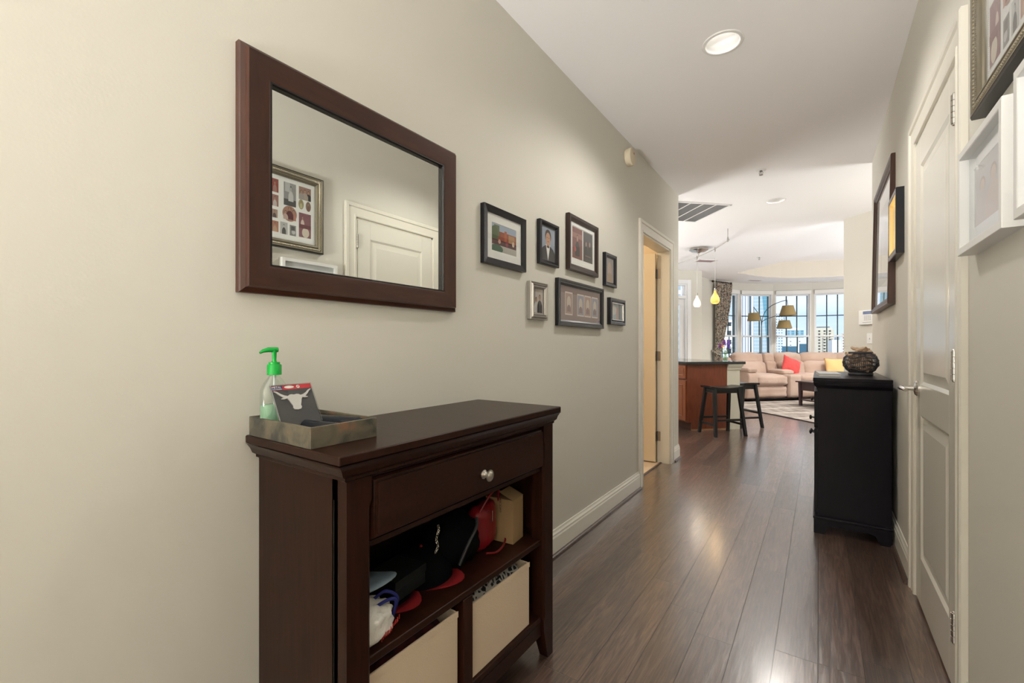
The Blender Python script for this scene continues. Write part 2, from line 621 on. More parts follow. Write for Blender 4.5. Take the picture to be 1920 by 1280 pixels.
def ceiling():
    bm = bmesh.new()

    def loop(pts, z):
        vs = [bm.verts.new((x, y, z)) for x, y in pts]
        es = [bm.edges.new((vs[i], vs[(i + 1) % len(vs)])) for i in range(len(vs))]
        return vs, es
    off = []
    n = len(OUT)
    for i in range(n):      # push the outline outward a little so the slab sits on the walls
        a, b_, c = Vector(OUT[i - 1]), Vector(OUT[i]), Vector(OUT[(i + 1) % n])
        d1, d2 = (b_ - a).normalized(), (c - b_).normalized()
        n1, n2 = Vector((d1.y, -d1.x)), Vector((d2.y, -d2.x))
        k = (n1 + n2)
        k = k / max(k.length_squared / 2, 0.3)
        off.append(tuple(b_ + k * 0.0))
    _, e0 = loop(OUT, CZ)
    allE = list(e0)
    holes = []
    for (x, y) in DOWNLIGHTS:
        vs, es = loop([(x + 0.078 * math.cos(2 * PI * k / 32), y + 0.078 * math.sin(2 * PI * k / 32)) for k in range(32)], CZ)
        allE += es
        holes.append(vs)
    tv, te = loop(TRAY, CZ)
    allE += te
    bmesh.ops.triangle_fill(bm, edges=allE, use_beauty=True)
    # drop the faces that fell inside the holes
    def inside(p, poly):
        c = False
        j = len(poly) - 1
        for i in range(len(poly)):
            xi, yi = poly[i]; xj, yj = poly[j]
            if (yi > p[1]) != (yj > p[1]) and p[0] < (xj - xi) * (p[1] - yi) / (yj - yi) + xi:
                c = not c
            j = i
        return c
    kill = []
    for f in bm.faces:
        cc = f.calc_center_median()
        if inside(cc, TRAY) or not inside(cc, OUT) or any((cc.x - x) ** 2 + (cc.y - y) ** 2 < 0.07 ** 2 for x, y in DOWNLIGHTS):
            kill.append(f)
    bmesh.ops.delete(bm, geom=kill, context='FACES_ONLY')
    for f in bm.faces:
        if f.normal.z > 0:
            f.normal_flip()
    # tray riser and top
    top = [bm.verts.new((v.co.x, v.co.y, 2.965)) for v in tv]
    nt = len(tv)
    for i in range(nt):
        f = bm.faces.new((tv[i], tv[(i + 1) % nt], top[(i + 1) % nt], top[i]))
        f.material_index = 1
    f = bm.faces.new(top)
    f.material_index = 0
    me = bpy.data.meshes.new('ceiling')
    bm.to_mesh(me); bm.free()
    me.materials.append(M_CEIL); me.materials.append(mat('warm cream paint', (0.66, 0.61, 0.52), 0.7))
    o = bpy.data.objects.new('ceiling', me)
    COL.objects.link(o)
    struct(o, 'white ceiling with a curved raised tray over the living room')
    # opaque roof above everything so no sun leaks in
    struct(MB().prism([(-4.9, -4), (0.7, -4), (2.9, 3.9), (4.8, 8.1), (2.6, 11.5), (1.4, 12.7), (0.6, 12.85), (-0.3, 12.75), (-1.7, 11.8), (-2.3, 10.3), (-4.9, 7.2)],
                      3.05, 3.2).build('roof', M_CEIL))


ceiling()


def wall_seg(name, p, q, openings=(), thick=0.115, z1=CZ, label=None, m=None, z0=0.0):
    """p to q with the room on the left; openings: (a0, a1, z0, z1) along the segment"""
    p, q = Vector(p), Vector(q)
    L = (q - p).length
    ang = math.atan2(q.y - p.y, q.x - p.x)
    b = MB()
    cur = 0.0
    for a0, a1, o0, o1 in sorted(openings):
        if a0 > cur:
            b.box(cur, a0, -thick, 0, z0, z1)
        if o0 > z0:
            b.box(a0, a1, -thick, 0, z0, o0)
        if o1 < z1:
            b.box(a0, a1, -thick, 0, o1, z1)
        cur = a1
    if cur < L:
        b.box(cur, L, -thick, 0, z0, z1)
    o = b.build(name, m or M_WALL)
    o.location = (p.x, p.y, 0)
    o.rotation_euler = (0, 0, ang)
    return struct(o, label)


# left hall wall: segment runs from (LX,4.556) back to (LX,-1.6)
wall_seg('wall_left', (LX, 4.556), (LX, -3.6), [(4.556 - 4.255, 4.556 - 3.465, 0, 2.01)], label='long cream hallway wall with the mirror')
wall_seg('wall_back', (LX, -3.6), (RX, -3.6))
wall_seg('wall_right', (RX, -3.6), (RX, 4.65), [(3.6 + 1.89, 3.6 + 2.63, 0, 2.0)], label='cream hallway wall with the closet door')
wall_seg('wall_side', (RX + 0.115, 4.65), (1.9, 4.65))
wall_seg('wall_passage', (1.9, 4.65), K1)
b = MB(); b.prism([K1, (1.985, 4.944), (0.318, 6.611), K0], 0, CZ)
struct(b.build('wall_corner', M_WALL), 'cream angled wall with the alarm keypad')
wall_seg('wall_living', (2.0, 4.93), (2.6, 4.33))
wall_seg('wall_east', (2.6, 4.33), (4.4, 8.0))
wall_seg('wall_far', (4.4, 8.0), BAY[-1])
wall_seg('wall_curtain', BAY[0], (-2.076, 10.163), label='cream wall left of the curtain')
wall_seg('wall_return', (-2.076, 10.163), (-2.2, 9.63))
wall_seg('wall_nook', (-2.2, 9.63), (-2.01, 9.44))
DA = 5.25 - 4.93        # along wall A from its right end
wall_seg('wall_balcony', (-1.92, 9.35), (-4.5, 6.77), [(DA, DA + 0.90, 0, 2.34)], label='cream wall with the glazed balcony door')
wall_seg('wall_kitchen', (-4.5, 6.77), (-4.5, 4.556))
wall_seg('wall_pantry', (-4.5, 4.556), (LX - 0.115, 4.556))
# bathroom shell behind the left wall
M_BATH = mat('warm bathroom paint', (0.74, 0.62, 0.45), 0.7)
struct(MB().box(-3.2, -3.1, 2.6, 4.44, 0, 2.45).build('wall_bathroom', M_BATH))
struct(MB().box(-3.2, -1.27, 2.5, 2.6, 0, 2.45).build('wall_bathroom_near', M_BATH))
struct(MB().box(-3.2, -1.27, 4.34, 4.44, 0, 2.45).build('wall_bathroom_far', M_BATH))
struct(MB().box(-3.2, -1.27, 2.5, 4.44, 2.45, 2.5).build('ceiling_bathroom', M_CEIL))

struct(MB().box(RX + 0.117, RX + 0.2, 1.75, 2.8, 0, 2.2).build('closet_light_block', M_WALL))  # slab added behind the closet door to stop light leaking under it
# ------------------------------------------------------------------ baseboards
BP = [(0.0, 0.0), (0.015, 0.0), (0.015, 0.095), (0.012, 0.103), (0.012, 0.112), (0.007, 0.122), (0.005, 0.133), (0.0, 0.133)]
SP = [(0.015, 0.0), (0.033, 0.0), (0.032, 0.007), (0.028, 0.013), (0.022, 0.017), (0.015, 0.018)]
M_SHOE = wood_mat('brown shoe molding', (0.055, 0.036, 0.028), (0.11, 0.075, 0.058), 0.35, (8, 1, 8), 8)


def baseboard(name, p, q, label=None):
    """room on the left of p->q; profile pushed along the left normal"""
    p, q = Vector(p), Vector(q)
    L = (q - p).length
    ang = math.atan2(q.y - p.y, q.x - p.x)

    def ext(prof):
        n = len(prof)
        vs = [(0, y, z) for y, z in prof] + [(L, y, z) for y, z in prof]
        fs = [tuple(range(n)), tuple(reversed(range(n, 2 * n)))] + [(i, n + i, n + (i + 1) % n, (i + 1) % n) for i in range(n)]
        return MB().add(vs, fs)
    o = ext(BP).build(name, M_BASE)
    o.location = (p.x, p.y, 0)
    o.rotation_euler = (0, 0, ang)
    struct(o, label)
    s = ext(SP).build('shoe_molding', M_SHOE, o)
    s['label'] = 'brown wooden shoe molding'
    return o


baseboard('baseboard_left', (LX, 3.375), (LX, -3.6), 'white baseboard under the mirror wall')
baseboard('baseboard_left_end', (LX, 4.556), (LX, 4.345), 'short white baseboard beyond the open door')
baseboard('baseboard_right', (RX, 2.72), (RX, 4.65), 'white baseboard behind the black cabinet')
baseboard('baseboard_right_near', (RX, -3.6), (RX, 1.80))
baseboard('baseboard_back', (LX, -3.6), (RX, -3.6))
baseboard('baseboard_corner', K1, K0, 'white baseboard under the alarm keypad')
baseboard('baseboard_balcony', (-1.92, 9.35), ST(4.99, 7.97)[:2])

# ------------------------------------------------------------------ door casings
CP = [(0.0, 0.0), (0.0, 0.010), (0.008, 0.013), (0.012, 0.013), (0.016, 0.009), (0.050, 0.012), (0.060, 0.012), (0.066, 0.018), (0.084, 0.019), (0.090, 0.015), (0.090, 0.0)]


def casing(name, a0, a1, top, rz, loc, jamb=0.115, m=M_TRIM, label=None, stop=True):
    """local x along the wall, -y out of the wall"""
    b = MB()
    loops = []
    for d, h in CP:
        loops.append([(a0 - d, -h, 0), (a0 - d, -h, top + d), (a1 + d, -h, top + d), (a1 + d, -h, 0)])
    vs = [p for lp in loops for p in lp]
    fs = []
    n = len(CP)
    for i in range(n - 1):
        for k in range(3):
            fs.append((i * 4 + k, i * 4 + k + 1, (i + 1) * 4 + k + 1, (i + 1) * 4 + k))
    fs.append(tuple(i * 4 for i in range(n)))
    fs.append(tuple(i * 4 + 3 for i in range(n)))
    b.add(vs, fs)
    # jamb lining
    e = 0.014
    b.box(a0 - 0.0, a0 + e, 0, jamb, 0, top)
    b.box(a1 - e, a1, 0, jamb, 0, top)
    b.box(a0, a1, 0, jamb, top - e, top)
    o = b.build(name, m, smooth=True, angle=25)
    o.location = loc
    o.rotation_euler = (0, 0, rz)
    return struct(o, label)


casing('trim_1', 3.465, 4.255, 2.01, PI / 2, (LX, 0, 0), label='cream casing around the open bathroom doorway')
casing('trim_2', -2.63, -1.89, 2.00, -PI / 2, (RX, 0, 0), label='cream casing around the closed closet door')


def door_leaf(parent, w, h, th, m, front=-1, panels=((0.10, 0.12, 0.62), (0.10, 0.86, None))):
    """leaf in local x 0..w, y 0..th (front at y=0 side), two raised panels on both faces"""
    st = 0.105
    b = MB()
    rec = 0.008
    b.box(0, w, rec, th - rec, 0, h)
    zr = [(0.0, 0.20), (0.80, 0.93), (h - 0.12, h)]
    for y0, y1 in ((0, rec), (th - rec, th)):
        b.box(0, st, y0, y1, 0, h); b.box(w - st, w, y0, y1, 0, h)
        for z0, z1 in zr:
            b.box(st, w - st, y0, y1, z0, z1)
    fr = b.build('leaf', m, parent, bevel=0.0015)
    for z0, z1 in ((0.20, 0.80), (0.93, h - 0.12)):
        for sgn, y in ((1, 0.0), (-1, th)):
            p = MB()
            x0, x1 = st, w - st
            # sticking slope, flat, then raised field
            prof = [(0.0, y), (0.012, y + sgn * 0.007), (0.022, y + sgn * 0.007), (0.050, y + sgn * 0.0015), (0.052, y + sgn * 0.001)]
            p.sweep_rect(x0, x1, z0, z1, prof)
            d = 0.052
            p.add([(x0 + d, y + sgn * 0.001, z0 + d), (x1 - d, y + sgn * 0.001, z0 + d), (x1 - d, y + sgn * 0.001, z1 - d), (x0 + d, y + sgn * 0.001, z1 - d)], [(0, 1, 2, 3)])
            p.build('panel', m, parent, smooth=True, angle=12)
    return fr


def hinge(parent, x, y, z, M=None):
    b = MB()
    for k in range(5):
        z0 = z - 0.045 + k * 0.018
        b.lathe([(0.0072, 0.0004), (0.0080, 0.001), (0.0080, 0.0172), (0.0072, 0.0178)], (x, y, z0), 12)
    b.lathe([(0.003, -0.006), (0.0055, -0.003), (0.0055, 0.0)], (x, y, z - 0.045), 12)
    b.lathe([(0.0055, 0.0), (0.0055, 0.003), (0.003, 0.006)], (x, y, z + 0.045), 12)
    b.box(x, x + 0.012, y + 0.003, y + 0.0055, z - 0.045, z + 0.045)
    b.box(x - 0.012, x, y + 0.003, y + 0.0055, z - 0.045, z + 0.045)
    o = b.build('hinge', M_CHROME, parent, smooth=True)
    return o


# closet door on the right wall; local frame rz=-90: x -> -Y, -y -> out of the wall
d1 = sempty('door_1', (RX - 0.004, 2.612, 0.012), -PI / 2, 'closed cream two-panel closet door with lever handle')
door_leaf(d1, 0.708, 1.972, 0.035, M_DOOR)
for z in (0.235 - 0.012, 1.03, 1.82):
    hinge(d1, 0.716, -0.008, z)
hb = MB()
Mx = Matrix.Rotation(PI / 2, 4, 'X')
hb.lathe([(0.033, 0.0), (0.033, 0.006), (0.028, 0.012), (0.012, 0.016), (0.011, 0.045)], (0, 0, 0), 24, Matrix.Translation((0.058, 0, 0.91)) @ Mx)
hb.tube([(0.058, -0.045, 0.91), (0.059, -0.056, 0.91), (0.070, -0.060, 0.911), (0.11, -0.060, 0.913), (0.15, -0.057, 0.911), (0.165, -0.054, 0.908)], lambda t: 0.011 - 0.004 * t, 12)
hdl = hb.build('door_handle', M_CHROME, d1, smooth=True)
hdl['label'] = 'brushed nickel lever handle on a round rose'

# bathroom door, swung open 90 degrees into the bathroom, hinged at the far jamb
d2 = sempty('door_2', (-1.275, 4.232, 0.012), PI, 'cream bathroom door standing open')
door_leaf(d2, 0.76, 1.97, 0.035, mat('warm cream door paint', (0.74, 0.64, 0.48), 0.4))
for z in (0.24, 1.0, 1.78):
    hm = MB()
    hm.lathe([(0.006, 0.0), (0.006, 0.09)], (-0.004, -0.006, z - 0.045), 10)
    hm.box(-0.036, -0.006, -0.010, -0.0075, z - 0.045, z + 0.045)
    hm.box(0.0, 0.003, -0.004, 0.028, z - 0.045, z + 0.045)
    hm.build('hinge', M_DKNICK, d2, smooth=True)
struct(MB().box(-1.245, -1.228, 3.48, 4.24, 0, 0.009).build('trim_3', M_SHOE, bevel=0.003), 'wood threshold strip of the bathroom doorway')

# ------------------------------------------------------------------ bay windows
zs, zh, zm = 0.55, 2.375, 1.352


def window(idx, p, q, nm):
    p, q = Vector(p), Vector(q)
    L = (q - p).length
    ang = math.atan2(q.y - p.y, q.x - p.x)
    e = 0.035
    w = sempty(nm, (p.x, p.y, 0), ang, 'double-hung bay window with muntins coloured dark as if backlit, number %d from the left of the bay' % idx)
    x0, x1 = e, L - e
    # fixed frame, room at +y? wall segment has room at left (+y), outside at -y
    b = MB()
    for a, c in ((x0, x0 + 0.022), (x1 - 0.022, x1)):
        b.box(a, c, -0.075, 0.006, zs, zh)
    b.box(x0 + 0.022, x1 - 0.022, -0.075, 0.006, zh - 0.03, zh)
    b.box(x0 + 0.022, x1 - 0.022, -0.075, 0.02, zs, zs + 0.035)
    b.build('window_frame', M_WINW, w, bevel=0.002)
    xi0, xi1 = x0 + 0.022, x1 - 0.022
    for k, (z0, z1, yy) in enumerate(((zm - 0.02, zh - 0.03, -0.050), (zs + 0.035, zm + 0.02, -0.022))):
        s = MB()
        s.box(xi0, xi0 + 0.022, yy - 0.012, yy + 0.012, z0, z1)
        s.box(xi1 - 0.022, xi1, yy - 0.012, yy + 0.012, z0, z1)
        s.box(xi0 + 0.022, xi1 - 0.022, yy - 0.012, yy + 0.012, z0, z0 + 0.036)
        s.box(xi0 + 0.022, xi1 - 0.022, yy - 0.012, yy + 0.012, z1 - 0.036, z1)
        sash = s.build('sash', M_WINW, w, bevel=0.002)
        g0, g1 = xi0 + 0.022, xi1 - 0.022
        g = MB().box(g0, g1, yy - 0.002, yy + 0.002, z0 + 0.036, z1 - 0.036)
        g.build('pane', M_GLASS, sash)
        m_ = MB()
        for f in (1 / 3, 2 / 3):
            xx = g0 + (g1 - g0) * f
            m_.box(xx - 0.011, xx + 0.011, yy - 0.02, yy - 0.004, z0 + 0.036, z1 - 0.036)
        zmid = 1.83 if k == 0 else 0.95
        m_.box(g0, g1, yy - 0.019, yy - 0.005, zmid - 0.011, zmid + 0.011)
        m_.build('muntin', M_DARKT, sash)  # dark colour stands for the backlit shade on the muntins
    # dark outside lining
    b = MB()
    b.box(xi0 - 0.01, xi0 + 0.012, -0.13, -0.076, zs, zh)
    b.box(xi1 - 0.012, xi1 + 0.01, -0.13, -0.076, zs, zh)
    b.box(xi0, xi1, -0.13, -0.1, zh - 0.035, zh)
    b.build('outer_lining', M_DARKT, w)
    b = MB()
    b.box(x0 + 0.005, x1 - 0.005, 0.006, 0.045, zh - 0.035, zh + 0.055)
    b.build('blind_cassette', mat('roller blind white', (0.80, 0.79, 0.76), 0.7), w, bevel=0.004)
    return w


WN = 1
for i in range(7):
    p, q = BAY[7 - i], BAY[6 - i]
    L = (Vector(q) - Vector(p)).length
    wall_seg('wall_bay_%s' % 'abcdefg'[6 - i], p, q, [(0.035, L - 0.035, zs, zh)], label='bay wall panel around a window')
    window(7 - i, p, q, 'window_%d' % (7 - i))

# balcony door and transom in the angled wall
da = sempty('door_3', (-1.92, 9.35, 0), A45 + PI, 'white glazed balcony door with a transom window')
b = MB()
x0, x1 = DA, DA + 0.90
for d, h in ((0.0, 0.012),):
    b.box(x0 - 0.08, x0, 0, 0.018, 0, 2.42); b.box(x1, x1 + 0.08, 0, 0.018, 0, 2.42)
    b.box(x0 - 0.0, x1, 0, 0.018, 2.34, 2.42)
b.box(x0, x0 + 0.03, -0.115, 0, 0, 2.34); b.box(x1 - 0.03, x1, -0.115, 0, 0, 2.34)
b.box(x0 + 0.03, x1 - 0.03, -0.115, 0, 2.31, 2.34); b.box(x0 + 0.03, x1 - 0.03, -0.115, 0, 2.05, 2.11)
b.build('door_frame', M_WINW, da, bevel=0.003)
b = MB()
b.box(x0 + 0.035, x0 + 0.13, -0.09, -0.045, 0.01, 2.045); b.box(x1 - 0.13, x1 - 0.035, -0.09, -0.045, 0.01, 2.045)
b.box(x0 + 0.13, x1 - 0.13, -0.09, -0.045, 0.01, 0.25); b.box(x0 + 0.13, x1 - 0.13, -0.09, -0.045, 1.93, 2.045)
lf = b.build('leaf', M_WINW, da, bevel=0.003)
MB().box(x0 + 0.13, x1 - 0.13, -0.07, -0.064, 0.25, 1.93).build('pane', M_GLASS, da)
MB().box(x0 + 0.03, x1 - 0.03, -0.07, -0.064, 2.11, 2.31).build('transom_pane', M_GLASS, da)
b = MB()
b.box(x0 + 0.035, x0 + 0.06, -0.09, -0.04, 2.115, 2.305); b.box(x1 - 0.06, x1 - 0.035, -0.09, -0.04, 2.115, 2.305)
b.box(x0 + 0.155, x0 + 0.175, -0.09, -0.055, 2.115, 2.305)
b.build('transom_sash', M_WINW, da)
b = MB()
for z in (0.9, 1.12):
    b.lathe([(0.012, 0), (0.012, 0.02), (0.006, 0.03)], (0, 0, 0), 12, Matrix.Translation((x1 - 0.08, -0.045, z)) @ Matrix.Rotation(-PI / 2, 4, 'X'))
b.build('lock', M_CHROME, da, smooth=True)

# ------------------------------------------------------------------ ceiling fixtures
M_LITE = mat('lit downlight glass', (1, 1, 1), 0.5, emit=(1.0, 0.96, 0.90), estr=2.0)
M_LITE2 = mat('dim downlight glass', (1, 1, 1), 0.5, emit=(1.0, 0.95, 0.88), estr=0.45)
M_CAN = mat('white enamel', (0.78, 0.77, 0.75), 0.5)


def downlight(x, y, lab, power, lit, z=CZ, recess=True):
    t = thing('recessed_downlight', lab, 'ceiling light', (x, y, z), group='recessed ceiling downlights')
    b = MB(); b.lathe([(0.076, 0.02), (0.076, -0.002), (0.080, -0.005), (0.092, -0.004), (0.096, 0.0)], seg=48, caps=False)
    b.build('trim_ring', M_CAN, t, smooth=True)
    if recess:
        b = MB(); b.lathe([(0.076, 0.0), (0.074, 0.06), (0.070, 0.11), (0.066, 0.125), (0.0005, 0.126)], seg=48, caps=False)
        b.build('can', M_CAN, t, smooth=True)
        b = MB(); b.lathe([(0.0005, 0.098), (0.030, 0.100), (0.046, 0.106), (0.052, 0.114), (0.053, 0.124)], seg=40)
        b.build('bulb', lit, t, smooth=True)
        lamp('downlight_lamp', 'SPOT', (0, 0, -0.012), power, (1, 0.96, 0.90), 0.055, math.radians(150), 0.6, t)
    else:
        b = MB(); b.lathe([(0.0005, -0.0015), (0.076, -0.0005), (0.076, 0.0)], seg=40)
        b.build('diffuser', lit, t, smooth=True)
        lamp('downlight_lamp', 'SPOT', (0, 0, -0.01), power, (1, 0.95, 0.87), 0.06, math.radians(155), 0.6, t)
    return t


P1, P2_ = 34, 36
downlight(*DOWNLIGHTS[0], 'brightly lit round recessed downlight nearest the camera', P1, M_LITE)
downlight(*DOWNLIGHTS[1], 'second recessed downlight farther down, beside the large air grille', P2_, M_LITE2)
for x, y, z, p, lab in ((0.90, 9.3, 2.965, 230, 'unseen fill downlight added in the raised tray, nearer one'), (1.0, 10.6, 2.965, 230, 'unseen fill downlight added in the raised tray, farther one'),
                        (0.80, 7.1, CZ, 120, 'unseen fill downlight added behind the angled wall'), (-2.0, 6.4, CZ, 60, 'unseen fill downlight added over the kitchen floor')):
    downlight(x, y, lab, p, M_LITE2, z, False)  # unseen downlights added to brighten the living room and kitchen
# unseen fill lights added to brighten the rooms, standing out of the frame
M_BOWL = mat('white enamel bowl', (0.80, 0.79, 0.76), 0.5)


def uplighter(x, y, watts, lab, col=(1.0, 0.98, 0.955), h=1.20):
    t = thing('fill_uplighter', lab, 'floor lamp', (x, y, 0), group='added fill lights out of the frame')
    b = MB(); b.lathe([(0.13, 0.0), (0.13, 0.018), (0.03, 0.03), (0.012, 0.05), (0.012, h - 0.06)], seg=24)
    b.build('pole', M_DKNICK, t, smooth=True)
    b = MB(); b.lathe([(0.015, h - 0.07), (0.08, h - 0.05), (0.14, h), (0.17, h + 0.06), (0.165, h + 0.06), (0.13, h + 0.005), (0.07, h - 0.04), (0.012, h - 0.055)], seg=32)
    b.build('bowl', M_BOWL, t, smooth=True)
    lamp('fill_uplight', 'SPOT', (0, 0, h), watts, col, 0.24, math.radians(172), 0.3, t, (PI, 0, 0))


G = 1.0
DAYC = (0.93, 0.96, 1.0)
uplighter(-0.90, -2.3, 540 * G, 'low unseen fill light added behind the camera', h=0.60)
uplighter(1.25, 4.95, 55 * G, 'unseen fill light added in the side passage')
uplighter(-2.6, 5.2, 85 * G, 'unseen fill light added in the kitchen')
uplighter(-3.6, 6.3, 120 * G, 'unseen fill light added by the balcony end of the kitchen')
uplighter(1.3, 6.6, 60 * G, 'unseen fill light added in the living room behind the angled wall', DAYC)
uplighter(2.0, 9.9, 120 * G, 'unseen fill light added in the living room by the right bay windows', DAYC)
uplighter(3.0, 7.9, 150 * G, 'unseen fill light added in the far living room corner', DAYC)
bt = thing('ceiling_lamp', 'frosted bathroom ceiling lamp out of sight above the doorway', 'ceiling light', (-2.1, 3.4, 2.45))
b = MB(); b.lathe([(0.0005, -0.09), (0.08, -0.08), (0.13, -0.04), (0.14, -0.01), (0.14, 0)], seg=32)
b.build('shade', mat('warm frosted glass', (1, 1, 1), 0.5, emit=(1.0, 0.82, 0.58), estr=2.0), bt, smooth=True)
lamp('bath_lamp', 'POINT', (0, 0, -0.16), 22, (1, 0.82, 0.58), 0.1, parent=bt)


def sprinkler(x, y, lab):
    t = thing('fire_sprinkler', lab, 'sprinkler', (x, y, CZ), group='ceiling fire sprinklers')
    b = MB(); b.lathe([(0.040, 0.0), (0.040, -0.003), (0.034, -0.006), (0.018, -0.007), (0.016, -0.003)], seg=32)
    b.build('escutcheon', M_WHITEP, t, smooth=True)
    b = MB()
    b.lathe([(0.010, 0.0), (0.010, -0.014), (0.007, -0.016)], seg=16)
    for s in (-1, 1):
        b.tube([(s * 0.008, 0, -0.012), (s * 0.014, 0, -0.022), (s * 0.010, 0, -0.036), (0, 0, -0.040)], 0.0022, 8)
    b.lathe([(0.003, -0.016), (0.003, -0.038)], seg=8)
    b.lathe([(0.004, -0.040), (0.015, -0.041), (0.015, -0.043), (0.004, -0.044)], seg=20)
    b.build('sprinkler_head', M_DKNICK, t, smooth=True)
    return t


sprinkler(-0.411, 4.308, 'small fire sprinkler head on the ceiling between the two downlights')
sprinkler(-0.835, 8.47, 'small white fire sprinkler on the ceiling in front of the raised tray')

# big return-air grille, rotated with the living room
gv = thing('air_return_grille', 'large grey louvred return-air grille set in the ceiling', 'air vent', ST(2.80, 4.525, CZ), A45)
b = MB(); W, D = 0.64, 0.66
b.box(-W / 2, W / 2, -D / 2, -D / 2 + 0.022, -0.008, 0); b.box(-W / 2, W / 2, D / 2 - 0.022, D / 2, -0.008, 0)
b.box(-W / 2, -W / 2 + 0.022, -D / 2, D / 2, -0.008, 0); b.box(W / 2 - 0.022, W / 2, -D / 2, D / 2, -0.008, 0)
b.build('grille_frame', M_WHITEP, gv, bevel=0.002)
b = MB()
for k in range(1, 4):
    x = -W / 2 + 0.022 + (W - 0.044) * k / 4
    b.box(x - 0.006, x + 0.006, -D / 2 + 0.022, D / 2 - 0.022, -0.007, -0.001)
b.build('divider_bars', M_WHITEP, gv)
b = MB()
nl = 38
for k in range(nl):
    y = -D / 2 + 0.03 + (D - 0.06) * k / (nl - 1)
    b.add([(-W / 2 + 0.022, y - 0.004, -0.0065), (W / 2 - 0.022, y - 0.004, -0.0065), (W / 2 - 0.022, y + 0.005, -0.001), (-W / 2 + 0.022, y + 0.005, -0.001),
           (-W / 2 + 0.022, y - 0.003, -0.0065), (W / 2 - 0.022, y - 0.003, -0.0065), (W / 2 - 0.022, y + 0.006, -0.001), (-W / 2 + 0.022, y + 0.006, -0.001)],
          [(0, 1, 2, 3), (7, 6, 5, 4), (0, 4, 5, 1), (3, 2, 6, 7)])
b.build('louvres', mat('grey louvre metal', (0.62, 0.62, 0.63), 0.6), gv)
MB().box(-W / 2 + 0.02, W / 2 - 0.02, -D / 2 + 0.02, D / 2 - 0.02, -0.0016, -0.0010).build('filter', mat('grey filter', (0.5, 0.5, 0.5), 0.9), gv)


def small_vent(s, t_, w, d, lab):
    g = thing('ceiling_vent', lab, 'air vent', ST(s, t_, CZ), A45, group='small supply vents')
    b = MB(); b.box(-w / 2, w / 2, -d / 2, -d / 2 + 0.02, -0.006, 0).box(-w / 2, w / 2, d / 2 - 0.02, d / 2, -0.006, 0)
    b.box(-w / 2, -w / 2 + 0.02, -d / 2, d / 2, -0.006, 0).box(w / 2 - 0.02, w / 2, -d / 2, d / 2, -0.006, 0)
    b.build('vent_frame', M_WHITEP, g)
    b = MB()
    for k in range(7):
        y = -d / 2 + 0.02 + (d - 0.04) * (k + 0.5) / 7
        b.box(-w / 2 + 0.02, w / 2 - 0.02, y - 0.004, y + 0.004, -0.005, -0.001)
    b.build('slats', mat('grey vent slat', (0.40, 0.28, 0.29), 0.5), g)
    MB().box(-w / 2 + 0.02, w / 2 - 0.02, -d / 2 + 0.02, d / 2 - 0.02, -0.0016, -0.0010).build('vent_shadow', mat('painted vent shade', (0.05, 0.05, 0.05), 0.9), g)  # flat dark sheet, shade painted in behind the slats


small_vent(4.70, 7.03, 0.36, 0.20, 'small rectangular ceiling vent just behind the pendant rail')
small_vent(7.18, 8.89, 0.34, 0.16, 'small ceiling vent near the bay windows behind the tray')

# chime / siren on the left wall near the ceiling
ch = thing('door_chime', 'round cream alarm siren high on the left wall', 'siren', (LX, 3.13, 2.48), PI / 2)
b = MB(); Mr = Matrix.Rotation(PI / 2, 4, 'X')
b.lathe([(0.058, 0.0), (0.060, 0.012), (0.058, 0.022)], seg=40, M=Mr)
b.build('back_plate', mat('cream plastic', (0.66, 0.58, 0.43), 0.5), ch, smooth=True)
b = MB(); b.lathe([(0.062, 0.020), (0.063, 0.034), (0.058, 0.042), (0.045, 0.045), (0.0005, 0.046)], seg=40, M=Mr)
b.build('cover', mat('cream plastic', (0.66, 0.58, 0.43), 0.5), ch, smooth=True)
b = MB(); b.box(0.012, 0.018, -0.048, -0.045, 0.02, 0.032)
b.build('indicator', mat('red lens', (0.3, 0.03, 0.02), 0.3), ch)

# ------------------------------------------------------------------ pendant rail
rail_pts = [(4.08, 8.0), (3.98, 7.3), (3.93, 6.61), (3.935, 6.09), (3.84, 5.52), (3.69, 5.02)]


def crom(pts, n=8):
    out = []
    P = [Vector(p) for p in pts]
    P = [P[0] * 2 - P[1]] + P + [P[-1] * 2 - P[-2]]
    for i in range(1, len(P) - 2):
        for k in range(n):
            t = k / n
            out.append(0.5 * ((2 * P[i]) + (-P[i - 1] + P[i + 1]) * t + (2 * P[i - 1] - 5 * P[i] + 4 * P[i + 1] - P[i + 2]) * t * t + (-P[i - 1] + 3 * P[i] - 3 * P[i + 1] + P[i + 2]) * t ** 3))
    out.append(P[-2])
    return out


tr = thing('pendant_rail', 'curved nickel monorail hung from the ceiling above the kitchen counter', 'light rail', (0, 0, CZ), A45)
rz_ = -0.15
b = MB(); b.tube([(p.x, p.y, rz_) for p in crom([Vector((s, t)) for s, t in rail_pts])], 0.006, 8)
b.build('rail', M_CHROME, tr, smooth=True)
cs, ct_ = 3.98, 6.12
b = MB(); b.lathe([(0.13, 0.0), (0.132, -0.010), (0.118, -0.020), (0.135, -0.028), (0.137, -0.036), (0.10, -0.058), (0.030, -0.072), (0.012, -0.085)], (cs, ct_, 0), 40)
b.tube([(cs, ct_, -0.08), (cs, ct_, -0.13), (cs - 0.02, ct_, rz_)], 0.008, 10)
b.build('canopy', M_CHROME, tr, smooth=True)
for s, t_ in ((3.70, 5.06), (4.02, 7.6)):
    b = MB(); b.tube([(s, t_, 0), (s, t_, -0.11)], 0.0035, 8)
    b.lathe([(0.004, -0.10), (0.011, -0.135), (0.011, -0.160), (0.006, -0.17)], (s, t_, 0), 12)
    b.build('standoff', M_DKNICK, tr, smooth=True)


